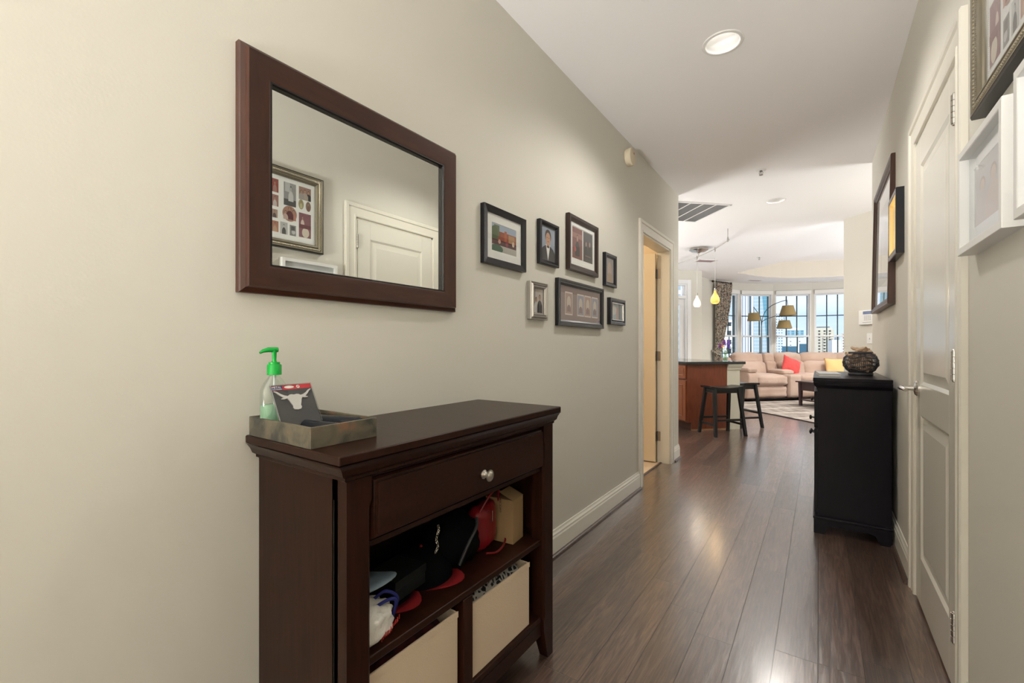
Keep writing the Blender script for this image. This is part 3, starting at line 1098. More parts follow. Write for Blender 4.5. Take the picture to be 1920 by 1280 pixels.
def pendant(s, t_, zb, zt, lab, m, pw, col, k=1.0):
    t = thing('pendant_lamp', lab, 'pendant lamp', ST(s, t_, CZ + rz_), group=None)
    b = MB(); b.lathe([(0.007, 0.02), (0.010, 0.0), (0.009, -0.03), (0.004, -0.045)], seg=12)
    b.build('connector', M_DKNICK, t, smooth=True)
    top = zt - (CZ + rz_)
    bot = zb - (CZ + rz_)
    b = MB(); b.tube([(0, 0, -0.04), (0, 0, top + 0.02)], 0.0022, 6)
    b.build('cord', mat('pale cord', (0.45, 0.44, 0.42), 0.6), t, smooth=True)
    h = top - bot
    prof = [(0.30, 0.0), (0.42, 0.05), (0.49, 0.16), (0.50, 0.30), (0.44, 0.48), (0.30, 0.66), (0.18, 0.80), (0.14, 0.90), (0.14, 1.0)]
    b = MB(); b.lathe([(r * 0.118 * k, bot + z * h) for r, z in prof], seg=28, caps=False)
    b.build('glass_shade', m, t, smooth=True)
    b = MB(); b.lathe([(0.015, top - 0.005), (0.014, top + 0.02), (0.004, top + 0.04)], seg=16)
    b.build('socket', M_DKNICK, t, smooth=True)
    b = MB(); b.lathe([(0.0005, bot + 0.05), (0.02, bot + 0.06), (0.022, bot + 0.08), (0.008, bot + 0.11)], seg=12)
    b.build('bulb', mat('glowing bulb', (1, 1, 1), 0.5, emit=col, estr=6), t, smooth=True)
    lamp('pendant_glow', 'POINT', (0, 0, bot - 0.02), pw, col, 0.03, parent=t)
    return t


M_PW = mat('milky glass shade', (0.9, 0.82, 0.70), 0.35, emit=(1.0, 0.80, 0.64), estr=0.5)
M_PA = mat('amber glass shade', (0.85, 0.42, 0.08), 0.3, emit=(1.0, 0.50, 0.08), estr=0.6, vary=(8, (0.95, 0.62, 0.22), 1))
pendant(3.935, 6.09, 1.706, 1.875, 'teardrop pendant lamp with a milky white glass shade', M_PW, 3, (1, 0.85, 0.68), 0.9)
pendant(3.84, 5.52, 1.700, 1.875, 'teardrop pendant lamp with an amber glass shade, in front of the curtain', M_PA, 3, (1, 0.7, 0.35), 0.98)

# ------------------------------------------------------------------ pictures
COLM = {}


def cm(c, rough=0.55):
    k = tuple(round(x, 3) for x in c)
    if k not in COLM:
        COLM[k] = mat('print ink %d' % len(COLM), k, rough, spec=0.3)
    return COLM[k]


def flat_poly(kind, cx, cz, rx, rz):
    if kind == 'e':
        return [(cx + rx * math.cos(2 * PI * i / 24), cz + rz * math.sin(2 * PI * i / 24)) for i in range(24)]
    if kind == 'b':     # shoulders / torso
        return [(cx - rx, cz - rz), (cx + rx, cz - rz), (cx + rx * 0.95, cz + rz * 0.2), (cx + rx * 0.6, cz + rz * 0.75), (cx + rx * 0.25, cz + rz), (cx - rx * 0.25, cz + rz), (cx - rx * 0.6, cz + rz * 0.75), (cx - rx * 0.95, cz + rz * 0.2)]
    if kind == 't':
        return [(cx - rx, cz - rz), (cx + rx, cz - rz), (cx, cz + rz)]
    return [(cx - rx, cz - rz), (cx + rx, cz - rz), (cx + rx, cz + rz), (cx - rx, cz + rz)]


def clip(poly, x0, x1, z0, z1):
    def cut(P, f):
        out = []
        for i in range(len(P)):
            a, b_ = P[i - 1], P[i]
            fa, fb_ = f(a), f(b_)
            if (fa >= 0) != (fb_ >= 0):
                t = fa / (fa - fb_)
                out.append((a[0] + (b_[0] - a[0]) * t, a[1] + (b_[1] - a[1]) * t))
            if fb_ >= 0:
                out.append(b_)
        return out
    for f in (lambda p: p[0] - x0, lambda p: x1 - p[0], lambda p: p[1] - z0, lambda p: z1 - p[1]):
        if poly:
            poly = cut(poly, f)
    return poly


def photo(parent, x0, x1, z0, z1, y, bg, shapes, oval=False, name='photo'):
    """flat printed picture; shapes are (kind, cx, cz, rx, rz, colour) in 0..1 of the print"""
    b = MB()
    mats = [cm(bg)]
    w, h = x1 - x0, z1 - z0
    pl = flat_poly('e', 0.5, 0.5, 0.5, 0.5) if oval else [(0, 0), (1, 0), (1, 1), (0, 1)]

    def put(pl, yy, mi):
        if len(pl) < 3:
            return
        b.mi(mi)
        b.add([(x0 + p[0] * w, yy, z0 + p[1] * h) for p in pl], [tuple(range(len(pl)))])
    put(pl, y, 0)
    for i, (k, cx, cz, rx, rz, c) in enumerate(shapes):
        mm = cm(c)
        if mm not in mats:
            mats.append(mm)
        pp = clip(flat_poly(k, cx, cz, rx, rz), 0.06 if oval else 0, 0.94 if oval else 1, 0.1 if oval else 0, 0.9 if oval else 1)
        put(pp, y - 0.00012 * (i + 1), mats.index(mm))
    me_ = b.build(name, mats, parent)
    return me_


SK = (0.42, 0.24, 0.16)
HAIR = (0.05, 0.03, 0.02)


def person(cx, base, h, cloth, skin=SK, hair=HAIR, w=None):
    w = w or h * 0.30
    return [('b', cx, base + h * 0.30, w, h * 0.32, cloth), ('e', cx, base + h * 0.78, h * 0.115, h * 0.15, hair), ('e', cx, base + h * 0.75, h * 0.095, h * 0.13, skin)]


def frame(name, label, wall, a0, a1, z0, z1, depth, fw, m, prof=None, mat_w=0.0, group=None, tilt=0.0, loc=None, matcol=(0.80, 0.79, 0.76), glass=True, face=None, lipm=None):
    """wall L/R; a0..a1 along +Y; returns the thing and its inner opening in local x,z"""
    w, h = a1 - a0, z1 - z0
    if wall == 'L':
        t = thing(name, label, 'picture frame', (LX, a0, z0), PI / 2, group)
    elif wall == 'R':
        t = thing(name, label, 'picture frame', (RX, a1, z0), -PI / 2, group)
    if tilt:
        t.rotation_euler = (tilt, 0, t.rotation_euler[2])
    b = MB()
    d = depth
    if prof is None:
        prof = [(0, 0), (0, -d * 0.85), (0.002, -d), (fw * 0.85, -d), (fw, -d * 0.92), (fw, -d * 0.45)]
    else:
        prof = [(0, 0)] + [(p * fw, -q * d) for p, q in prof] + [(fw, -d * 0.4)]
    b.sweep_rect(0, w, 0, h, prof)
    b.add([(0, 0, 0), (w, 0, 0), (w, 0, h), (0, 0, h)], [(0, 1, 2, 3)])
    b.build('frame', m, t, smooth=True, angle=20)
    if lipm:
        b = MB(); q = fw * 0.9
        b.sweep_rect(q, w - q, q, h - q, [(0, -d * 0.9), (0.0, -d * 0.97), (0.005, -d * 0.97), (0.006, -d * 0.5)])
        b.build('inner_lip', lipm, t)
    yb = -d * 0.45
    x0, x1, zz0, zz1 = fw, w - fw, fw, h - fw
    if mat_w:
        b = MB()
        o = [(x0 - 0.002, zz0 - 0.002), (x1 + 0.002, zz0 - 0.002), (x1 + 0.002, zz1 + 0.002), (x0 - 0.002, zz1 + 0.002)]
        i_ = [(x0 + mat_w, zz0 + mat_w), (x1 - mat_w, zz0 + mat_w), (x1 - mat_w, zz1 - mat_w), (x0 + mat_w, zz1 - mat_w)]
        b.add([(x, yb, z) for x, z in o] + [(x, yb, z) for x, z in i_] + [(x + (0.0015 if k in (0, 3) else -0.0015), yb + 0.0015, z + (0.0015 if k < 2 else -0.0015)) for k, (x, z) in enumerate(i_)],
              [(k, (k + 1) % 4, 4 + (k + 1) % 4, 4 + k) for k in range(4)] + [(4 + k, 4 + (k + 1) % 4, 8 + (k + 1) % 4, 8 + k) for k in range(4)])
        b.build('mat_board', mat('mat board %s' % str(matcol), matcol, 0.8), t)
        x0, x1, zz0, zz1 = x0 + mat_w, x1 - mat_w, zz0 + mat_w, zz1 - mat_w
    if glass:
        b = MB(); b.add([(fw * 0.95, yb - 0.003, fw * 0.95), (w - fw * 0.95, yb - 0.003, fw * 0.95), (w - fw * 0.95, yb - 0.003, h - fw * 0.95), (fw * 0.95, yb - 0.003, h - fw * 0.95)], [(0, 1, 2, 3)])
        b.build('glass', M_PGLASS, t)
    return t, (x0, x1, zz0, zz1), yb + 0.0016


M_FBLK = mat('satin black frame', (0.012, 0.012, 0.016), 0.25)
M_FBRN = mat('dark brown frame', (0.030, 0.016, 0.013), 0.28)
M_FSIL = mat('antique silver frame', (0.42, 0.40, 0.37), 0.35, metal=0.8, bump=(120, 0.4, 0.002))
GL = None
# seven frames to the right of the mirror
t, r, y = frame('picture_frame', 'square black picture frame with white mat around a photo of red brick houses', 'L', 1.428, 1.742, 1.449, 1.697, 0.024, 0.028, M_FBLK, mat_w=0.036,
                prof=[(0.0, 0.85), (0.05, 1.0), (0.85, 0.75), (1.0, 0.7)])
photo(t, *r, y, (0.35, 0.42, 0.52), [('r', .5, .45, .5, .30, (0.30, 0.09, 0.05)), ('r', .2, .75, .1, .2, (0.12, 0.16, 0.09)), ('r', .55, .62, .05, .2, (0.42, 0.13, 0.07)), ('r', .8, .55, .13, .17, (0.42, 0.25, 0.14)),
                                    ('e', .1, .6, .15, .3, (0.10, 0.13, 0.07)), ('r', .5, .33, .5, .10, (0.10, 0.04, 0.04)), ('e', .3, .38, .05, .08, (0.5, 0.3, 0.25)), ('e', .6, .36, .06, .1, (0.25, 0.06, 0.08)),
                                    ('r', .5, .12, .5, .12, (0.42, 0.40, 0.36)), ('e', .2, .10, .24, .15, (0.07, 0.13, 0.08)), ('e', .86, .42, .05, .10, (0.6, 0.5, 0.4))])
t, r, y = frame('picture_frame', 'small upright black frame holding a portrait of a person in a bow tie', 'L', 1.873, 2.063, 1.516, 1.737, 0.024, 0.025, M_FBLK,
                prof=[(0.0, 0.85), (0.1, 1.0), (0.45, 1.0), (0.9, 0.6), (1.0, 0.55)])
photo(t, *r, y, (0.30, 0.34, 0.42), [('b', .5, .12, .62, .34, (0.022, 0.022, 0.026)), ('t', .5, .25, .16, -.24, (0.75, 0.74, 0.72)), ('r', .5, .47, .10, .08, (0.36, 0.19, 0.12)), ('e', .5, .74, .22, .20, HAIR),
                                    ('e', .5, .66, .17, .19, (0.50, 0.28, 0.18)), ('e', .43, .69, .03, .012, HAIR), ('e', .57, .69, .03, .012, HAIR), ('e', .5, .58, .06, .014, (0.3, 0.09, 0.07)), ('r', .5, .42, .09, .022, (0.01, 0.01, 0.01))])
t, r, y = frame('picture_frame', 'upright dark brown frame with two photos side by side of people in black', 'L', 2.177, 2.567, 1.530, 1.842, 0.026, 0.036, M_FBRN, mat_w=0.020,
                prof=[(0.0, 0.85), (0.1, 1.0), (0.5, 0.95), (0.9, 0.65), (1.0, 0.6)])
x0, x1, z0, z1 = r
MB().add([(x0, y + .0005, z0), (x1, y + .0005, z0), (x1, y + .0005, z1), (x0, y + .0005, z1)], [(0, 1, 2, 3)]).build('backing', mat('mat board (0.8, 0.79, 0.76)', (0.8, 0.79, 0.76), 0.8), t)
xm = (x0 + x1) / 2
photo(t, x0 + .004, xm - .006, z0 + .02, z1 - .004, y, (0.17, 0.05, 0.04), [('r', .5, .75, .5, .08, (0.3, 0.14, 0.1))] + person(.5, .1, .75, (0.02, 0.02, 0.022)) + [('e', .28, .3, .1, .08, (0.4, 0.06, 0.05))])
photo(t, xm + .006, x1 - .004, z0 + .02, z1 - .004, y, (0.035, 0.03, 0.03), person(.3, .15, .6, (0.012, 0.012, 0.014)) + person(.68, .12, .68, (0.015, 0.015, 0.018)) + [('r', .5, .2, .3, .02, (0.15, 0.1, 0.1))])
t, r, y = frame('picture_frame', 'narrow upright black frame at the right end of the upper row', 'L', 2.683, 2.874, 1.498, 1.714, 0.024, 0.028, M_FBLK, prof=[(0.0, 0.85), (0.1, 1.0), (0.6, 0.95), (1.0, 0.6)])
photo(t, *r, y, (0.22, 0.20, 0.19), [('e', .5, .5, .25, .35, (0.36, 0.25, 0.19)), ('b', .5, .2, .35, .2, (0.3, 0.2, 0.12))])
t, r, y = frame('picture_frame', 'small antique silver frame with a photo of a couple, lower row left', 'L', 1.783, 1.945, 1.234, 1.418, 0.028, 0.030, M_FSIL,
                prof=[(0.0, 0.7), (0.1, 0.85), (0.3, 0.7), (0.45, 1.0), (0.6, 0.8), (0.8, 0.9), (1.0, 0.6)])
photo(t, *r, y, (0.55, 0.50, 0.46), [('r', .15, .5, .12, .5, (0.25, 0.22, 0.2))] + person(.35, .05, .65, (0.6, 0.58, 0.56)) + person(.68, .05, .78, (0.03, 0.03, 0.035)))
t, r, y = frame('picture_frame', 'wide black frame with three decorated cards behind reflecting glass, lower row centre', 'L', 2.058, 2.648, 1.214, 1.468, 0.026, 0.033, M_FBLK,
                prof=[(0.0, 0.85), (0.06, 1.0), (0.35, 0.98), (0.4, 0.88), (0.7, 0.84), (0.75, 0.76), (1.0, 0.6)])
sh = [('r', .5, .9, .5, .1, (0.16, 0.09, 0.08))]
for k, cx in enumerate((.2, .48, .66, .85)):
    sh += [('r', cx, .5, .085, .34, (0.58, 0.50, 0.46)), ('r', cx, .5, .075, .30, (0.25, 0.24, 0.3) if k % 2 else (0.34, 0.22, 0.18)), ('e', cx, .52, .045, .2, (0.5, 0.42, 0.36)), ('b', cx, .36, .04, .1, (0.2, 0.12, 0.12))]
photo(t, *r, y, (0.22, 0.15, 0.14), sh)
t, r, y = frame('picture_frame', 'smallest black frame of the lower row with a pale inner rim, nearest the doorway', 'L', 2.757, 3.030, 1.249, 1.427, 0.026, 0.034, M_FBLK,
                prof=[(0.0, 0.85), (0.1, 1.0), (0.5, 1.0), (0.8, 0.7), (1.0, 0.6)], lipm=M_CHROME)
photo(t, *r, y, (0.30, 0.38, 0.42), [('e', .3, .6, .2, .3, (0.5, 0.5, 0.48)), ('r', .6, .4, .06, .4, (0.5, 0.22, 0.18)), ('r', .8, .5, .1, .5, (0.1, 0.12, 0.13))])

# wall mirror
mr = thing('wall_mirror', 'large landscape mirror in a dark reddish-brown wooden frame', 'mirror', (LX, 0.492, 1.232), PI / 2)
mw, mh, fwid = 0.765, 0.603, 0.070
MD = 0.034
prof = [(0, 0), (0, -0.016), (0.003, -0.019), (0.012, -0.024), (0.013, -0.028), (0.016, -MD), (fwid - 0.006, -MD * 0.82), (fwid, -MD * 0.76), (fwid + 0.001, -0.012)]
b = MB(); xs = (0, mw); zz = (0, mh)
prof2 = prof
# left/right rails and top/bottom rails as separate grain directions
loops = [[(d, y, d), (mw - d, y, d), (mw - d, y, mh - d), (d, y, mh - d)] for d, y in prof2]
vs = [p for lp in loops for p in lp]
for i in range(len(prof2) - 1):
    for k in range(4):
        k2 = (k + 1) % 4
        b.f.append((i * 4 + k, i * 4 + k2, (i + 1) * 4 + k2, (i + 1) * 4 + k)); b.m.append(0 if k in (0, 2) else 1)
b.v = vs
b.cur = 0
b.add([(0, 0, 0), (mw, 0, 0), (mw, 0, mh), (0, 0, mh)], [(0, 1, 2, 3)])
b.build('frame', [M_MAHO, M_MAHOV], mr, smooth=True, angle=15)
b = MB(); b.sweep_rect(fwid, mw - fwid, fwid, mh - fwid, [(0, -0.024), (0, -0.026), (0.004, -0.026), (0.006, -0.020), (0.006, -0.012)])
b.build('inner_molding', mat('black molding', (0.01, 0.008, 0.008), 0.25), mr)
b = MB(); g = fwid + 0.003; b.add([(g, -0.0125, g), (mw - g, -0.0125, g), (mw - g, -0.0125, mh - g), (g, -0.0125, mh - g)], [(0, 1, 2, 3)])
mg = b.build('mirror_glass', mat('silvered glass', (0.86, 0.88, 0.85), 0.0, metal=1.0), mr)

# right wall: collage frame, three deep white frames
M_GOLD = mat('antique pewter gilt', (0.28, 0.25, 0.19), 0.33, metal=0.85)
cf = thing('collage_frame', 'large ornate pewter-gilt frame with a white multi-opening mat of family photos', 'picture frame', (RX, 1.632, 1.690), -PI / 2)
cw, chh = 0.62, 0.475
b = MB(); b.sweep_rect(0, cw, 0, chh, [(0, 0), (0, -0.027), (0.004, -0.030), (0.006, -0.028)])
b.add([(0, 0, 0), (cw, 0, 0), (cw, 0, chh), (0, 0, chh)], [(0, 1, 2, 3)])
b.build('outer_edge', mat('black frame edge', (0.02, 0.02, 0.018), 0.35), cf)
b = MB(); b.sweep_rect(0, cw, 0, chh, [(0.006, -0.026), (0.007, -0.030), (0.010, -0.030), (0.016, -0.026), (0.030, -0.028), (0.034, -0.024), (0.037, -0.027), (0.043, -0.024), (0.050, -0.018), (0.050, -0.010)])
b.build('frame', M_GOLD, cf, smooth=True, angle=30)
# carved band and bead row
b = MB()


def along(dist, pitch, fn):
    for side in range(4):
        L = (cw, chh, cw, chh)[side] - 2 * dist
        n = int(L / pitch)
        for k in range(n):
            a = dist + (k + 0.5) * L / n
            if side == 0: p, ang = (a, dist), 0
            elif side == 1: p, ang = (cw - dist, a), PI / 2
            elif side == 2: p, ang = (a, chh - dist), PI
            else: p, ang = (dist, a), -PI / 2
            fn(p[0], p[1], ang)


def leaf_(x, z, ang):
    M = Matrix.Translation((x, -0.0275, z)) @ Matrix.Rotation(-ang, 4, 'Y')
    b.add([M @ Vector(p) for p in [(-0.0045, 0.001, -0.006), (0.0045, 0.001, -0.003), (0.004, 0.001, 0.006), (-0.005, 0.001, 0.003), (0.0, -0.0035, 0.0)]], [(0, 1, 4), (1, 2, 4), (2, 3, 4), (3, 0, 4)])


along(0.022, 0.0095, leaf_)


def bead(x, z, ang):
    M = Matrix.Translation((x, -0.0268, z))
    b.add([M @ Vector(p) for p in [(-0.0022, 0, 0), (0, 0, -0.0022), (0.0022, 0, 0), (0, 0, 0.0022), (0, -0.0022, 0)]], [(0, 1, 4), (1, 2, 4), (2, 3, 4), (3, 0, 4)])


along(0.037, 0.0052, bead)
b.build('carved_ornament', mat('rubbed gilt', (0.48, 0.44, 0.34), 0.3, metal=0.85), cf)
b = MB(); b.add([(0.05, -0.010, 0.05), (cw - 0.05, -0.010, 0.05), (cw - 0.05, -0.010, chh - 0.05), (0.05, -0.010, chh - 0.05)], [(0, 1, 2, 3)])
b.build('mat_board', mat('white mat board', (0.82, 0.82, 0.80), 0.8), cf)
b = MB(); b.add([(0.05, -0.016, 0.05), (cw - 0.05, -0.016, 0.05), (cw - 0.05, -0.016, chh - 0.05), (0.05, -0.016, chh - 0.05)], [(0, 1, 2, 3)])
b.build('glass', M_PGLASS, cf)
sep1, sep2 = (0.42, 0.30, 0.26), (0.20, 0.09, 0.09)
# positions as fractions of the mat (x from its left edge), mirrored layout from the looking glass
CX = lambda f: 0.05 + (cw - 0.10) * f
CZf = lambda f: 0.05 + (chh - 0.10) * f
grey = lambda v: (v, v, v)
P = []
def fam(n, bgc, cl, sk=SK):
    out = []
    for i in range(n):
        out += person((i + .6) / (n + .2), 0.0, 0.75 + 0.12 * (i % 2), cl[i % len(cl)], sk)
    return out
for (x0, x1, z0, z1, bg, shp, ov) in [
        (.03, .16, .70, .92, (0.36, 0.18, 0.14), fam(2, 0, [(0.5, 0.42, 0.38), (0.08, 0.03, 0.03)]), False),
        (.19, .33, .58, .94, grey(.30), [('r', .5, .2, .5, .2, grey(.10))] + person(.5, .2, .65, grey(.55), grey(.45), grey(.04)), False),
        (.18, .32, .30, .46, (0.30, 0.20, 0.13), fam(1, 0, [(0.5, 0.45, 0.3)]), True),
        (.03, .15, .40, .62, (0.34, 0.28, 0.20), fam(1, 0, [(0.12, 0.1, 0.08)]), True),
        (.03, .17, .06, .34, (0.22, 0.10, 0.11), fam(2, 0, [(0.6, 0.52, 0.48), (0.16, 0.05, 0.08)]), False),
        (.21, .31, .07, .25, grey(.35), person(.5, 0, .85, grey(.06), grey(.5), grey(.03)), False),
        (.36, .49, .73, .94, (0.30, 0.12, 0.08), fam(2, 0, [(0.35, 0.05, 0.05), (0.5, 0.3, 0.2)]), False),
        (.36, .50, .44, .68, (0.40, 0.22, 0.18), fam(2, 0, [(0.10, 0.05, 0.05), (0.55, 0.5, 0.48)]), False),
        (.35, .49, .10, .38, (0.26, 0.13, 0.10), fam(2, 0, [(0.5, 0.4, 0.3), (0.1, 0.06, 0.05)]), False)]:
    P.append((x0, x1, z0, z1, bg, shp, ov)); P.append((1 - x1, 1 - x0, z0, z1, bg, shp, ov))
# the left end (seen in the mirror) is at the viewer's left of this wall, i.e. far end
P2L = [(.05, .20, .72, .93, (0.30, 0.17, 0.14), person(.2, 0, .85, (0.03, 0.03, 0.035)) + person(.5, 0, .9, (0.4, 0.33, 0.28)) + person(.8, 0, .8, (0.33, 0.3, 0.28)), False),
       (.235, .38, .56, .93, grey(.30), [('r', .5, .14, .5, .14, grey(.08)), ('r', .7, .8, .2, .2, grey(.5))] + person(.42, .22, .7, grey(.55), grey(.45), grey(.04)), False),
       (.05, .115, .545, .71, (0.22, 0.15, 0.11), person(.5, .1, .8, (0.2, 0.1, 0.08)), True),
       (.14, .205, .555, .72, (0.33, 0.30, 0.16), person(.5, .1, .8, (0.5, 0.45, 0.25)), True),
       (.225, .395, .31, .56, (0.36, 0.20, 0.15), person(.22, .1, .75, (0.45, 0.2, 0.15)) + person(.5, .15, .85, (0.10, 0.02, 0.03)) + person(.8, .05, .65, (0.5, 0.35, 0.3)), True),
       (.05, .20, .10, .50, (0.22, 0.09, 0.11), person(.7, .42, .5, (0.62, 0.5, 0.45)) + [('e', .45, .2, .3, .2, (0.62, 0.55, 0.45)), ('r', .5, .45, .5, .08, (0.15, 0.04, 0.05))], False),
       (.235, .31, .09, .26, grey(.22), [('e', .4, .35, .3, .2, grey(.5)), ('r', .5, .7, .3, .2, grey(.08))], False),
       (.335, .42, .09, .28, grey(.45), person(.5, 0, .9, grey(.05), grey(.5), grey(.03)), False),
       (.44, .52, .72, .93, (0.28, 0.06, 0.05), person(.5, 0, .9, (0.35, 0.2, 0.18)), False),
       (.44, .52, .50, .68, (0.30, 0.15, 0.13), person(.5, 0, .9, (0.5, 0.45, 0.44)), False),
       (.45, .52, .32, .45, (0.36, 0.25, 0.2), person(.5, 0, .9, (0.10, 0.07, 0.07)), False),
       (.44, .52, .10, .27, (0.40, 0.18, 0.12), person(.5, 0, .9, (0.45, 0.3, 0.2)), False),
       (.56, .74, .56, .93, (0.45, 0.40, 0.42), person(.5, 0, .9, (0.36, 0.30, 0.32)), False),
       (.56, .74, .12, .48, (0.34, 0.38, 0.36), person(.5, 0, .9, (0.30, 0.26, 0.26)), False),
       (.78, .95, .60, .93, (0.36, 0.40, 0.38), person(.5, 0, .9, (0.2, 0.25, 0.22)), False),
       (.78, .95, .12, .50, (0.40, 0.33, 0.33), person(.5, 0, .9, (0.4, 0.3, 0.28)), False)]
for (x0, x1, z0, z1, bg, shp, ov) in P2L:
    photo(cf, CX(x0), CX(x1), CZf(z0), CZf(z1), -0.0105, bg, shp, ov)

M_WFR = mat('white lacquer frame', (0.76, 0.76, 0.74), 0.4)


def shadow_box(label, ya, yb_, z0, z1, shp, bg):
    t, r, y = frame('shadow_box_frame', label, 'R', ya, yb_, z0, z1, 0.036, 0.020, M_WFR, group='deep white frames on the right wall',
                    prof=[(0.0, 0.96), (0.05, 1.0), (0.9, 1.0), (1.0, 0.96), (1.0, 0.7)], mat_w=0.042, matcol=(0.74, 0.76, 0.78))
    photo(t, *r, y, bg, shp)
    return t


shadow_box('deep white frame nearest the closet door, below the gilt collage', 1.362, 1.728, 1.352, 1.632,
           person(.3, 0, .8, (0.45, 0.42, 0.40), (0.5, 0.4, 0.34), (0.3, 0.25, 0.2)) + person(.66, 0, .85, (0.5, 0.42, 0.38), (0.5, 0.4, 0.34), (0.3, 0.25, 0.2)), (0.42, 0.42, 0.43))
shadow_box('deep white frame cut by the right edge of the photo', 0.925, 1.292, 1.352, 1.645,
           [('r', .5, .5, .46, .42, (0.13, 0.13, 0.14))] + person(.35, .1, .6, grey(.3), (0.4, 0.3, 0.25)) + person(.65, .1, .65, grey(.05), (0.4, 0.3, 0.25)), (0.35, 0.36, 0.38))

# far right wall pictures
M_DWAL = wood_mat('dark walnut frame', (0.035, 0.014, 0.009), (0.075, 0.032, 0.020), 0.35, (10, 10, 1), 5)
t, r, y = frame('picture_frame', 'large upright walnut-framed picture leaning off the right wall, with pale mat', 'R', 3.29, 4.26, 1.345, 2.20, 0.036, 0.045, M_DWAL, mat_w=0.12,
                prof=[(0.0, 0.9), (0.08, 1.0), (0.3, 0.9), (0.6, 0.98), (0.85, 0.7), (1.0, 0.65)], tilt=-0.018)
photo(t, *r, y, (0.52, 0.53, 0.52), [('r', .5, .5, .4, .4, (0.58, 0.58, 0.56)), ('r', .3, .4, .06, .3, (0.4, 0.42, 0.42)), ('e', .6, .55, .2, .2, (0.50, 0.50, 0.46))])
t, r, y = frame('picture_frame', 'small black frame with a gilt inner border, between the walnut picture and the closet door', 'R', 2.97, 3.27, 1.578, 1.915, 0.034, 0.030, M_FBLK, mat_w=0.045, matcol=(0.55, 0.33, 0.08),
                prof=[(0.0, 0.9), (0.1, 1.0), (0.7, 1.0), (1.0, 0.75)], lipm=mat('gilt lip', (0.7, 0.5, 0.22), 0.3, metal=0.9))
photo(t, *r, y, (0.30, 0.30, 0.30), [('e', .5, .5, .3, .35, (0.45, 0.42, 0.36)), ('b', .5, .3, .3, .2, (0.12, 0.12, 0.13))])

# keypad and switches on the angled wall (local frame rz=-45: -y faces the hall)
kc = Vector(K0) + (Vector(K1) - Vector(K0)).normalized() * 0.205
kp = thing('alarm_keypad', 'white alarm keypad with a blue display on the angled wall', 'keypad', (kc.x, kc.y, 1.345), -PI / 4)
b = MB(); b.box(0, 0.20, -0.026, 0, 0, 0.165)
b.build('keypad_body', M_WHITEP, kp, bevel=0.008, bseg=3)
MB().box(0.055, 0.165, -0.0275, -0.026, 0.118, 0.152).build('display', mat('blue grey display', (0.16, 0.20, 0.36), 0.2), kp)
for r_ in range(4):
    for c_ in range(4):
        MB().box(0.068 + c_ * 0.021, 0.082 + c_ * 0.021, -0.0285, -0.026, 0.050 + r_ * 0.015, 0.060 + r_ * 0.015).build('key', mat('grey keys', (0.55, 0.55, 0.56), 0.5), kp)
MB().box(0.05, 0.15, -0.0268, -0.026, 0.026, 0.029).build('speaker_slot', mat('dark slot', (0.1, 0.1, 0.1), 0.6), kp)
kc = Vector(K0) + (Vector(K1) - Vector(K0)).normalized() * 0.285
sw = thing('light_switch_plate', 'white two-gang switch plate below the alarm keypad', 'light switch', (kc.x, kc.y, 1.135), -PI / 4)
MB().box(0, 0.115, -0.006, 0, 0, 0.115).build('plate', M_WHITEP, sw, bevel=0.003)
for x in (0.034, 0.080):
    MB().box(x - 0.005, x + 0.005, -0.016, -0.005, 0.048, 0.066).build('toggle', M_WHITEP, sw, bevel=0.002)
    for z in (0.025, 0.09):
        b = MB(); b.lathe([(0.003, 0), (0.003, 0.001)], (0, 0, 0), 8, Matrix.Translation((x, -0.006, z)) @ Matrix.Rotation(PI / 2, 4, 'X'))
        b.build('screw', M_CHROME, sw)
# ------------------------------------------------------------------ console table by the mirror
# local frame: x -> +Y (right along the wall), -y -> out of the wall, origin at the wall foot
cb = thing('console_cabinet', 'dark espresso console cabinet with one drawer and open shelves against the left wall', 'cabinet', (LX + 0.003, 0.512, 0), PI / 2)
BX0, BX1, BD = 0.033, 0.878, 0.362        # body along the wall, depth
TZ = 0.885
b = MB(); b.box(0, 0.898, -0.386, 0, TZ - 0.020, TZ)
b.build('top_slab', M_ESP, cb, bevel=0.004, bseg=3)
# cove moulding under the slab on three sides
b = MB()
pr = [(0.0, TZ - 0.020), (0.005, TZ - 0.024), (0.012, TZ - 0.034), (0.017, TZ - 0.046), (0.026, TZ - 0.052), (0.026, TZ - 0.058), (0.033, TZ - 0.062)]
loops = [[(d, 0, z), (d, -0.386 + d * 0.75, z), (0.898 - d * 0.65, -0.386 + d * 0.75, z), (0.898 - d * 0.65, 0, z)] for d, z in pr]
vs = [p for lp in loops for p in lp]
fs = [(i * 4 + k, i * 4 + k + 1, i * 4 + k + 5, i * 4 + k + 4) for i in range(len(pr) - 1) for k in range(3)]
b.add(vs, fs)
b.box(0.03, 0.87, -0.358, 0, TZ - 0.06, TZ - 0.019)
b.build('cove_molding', M_ESP, cb, smooth=True, angle=20)
b = MB()
b.box(BX0, BX0 + 0.018, -BD + 0.03, 0, 0.09, TZ - 0.06)
b.build('side_panel', M_ESPV, cb)
b = MB(); b.box(BX1 - 0.018, BX1, -BD + 0.03, 0, 0.09, TZ - 0.06)
b.build('side_panel', M_ESPV, cb)
MB().box(BX0 + 0.018, BX1 - 0.018, -0.012, -0.002, 0.09, TZ - 0.06).build('back_panel', mat('dark back panel', (0.012, 0.006, 0.005), 0.5), cb)
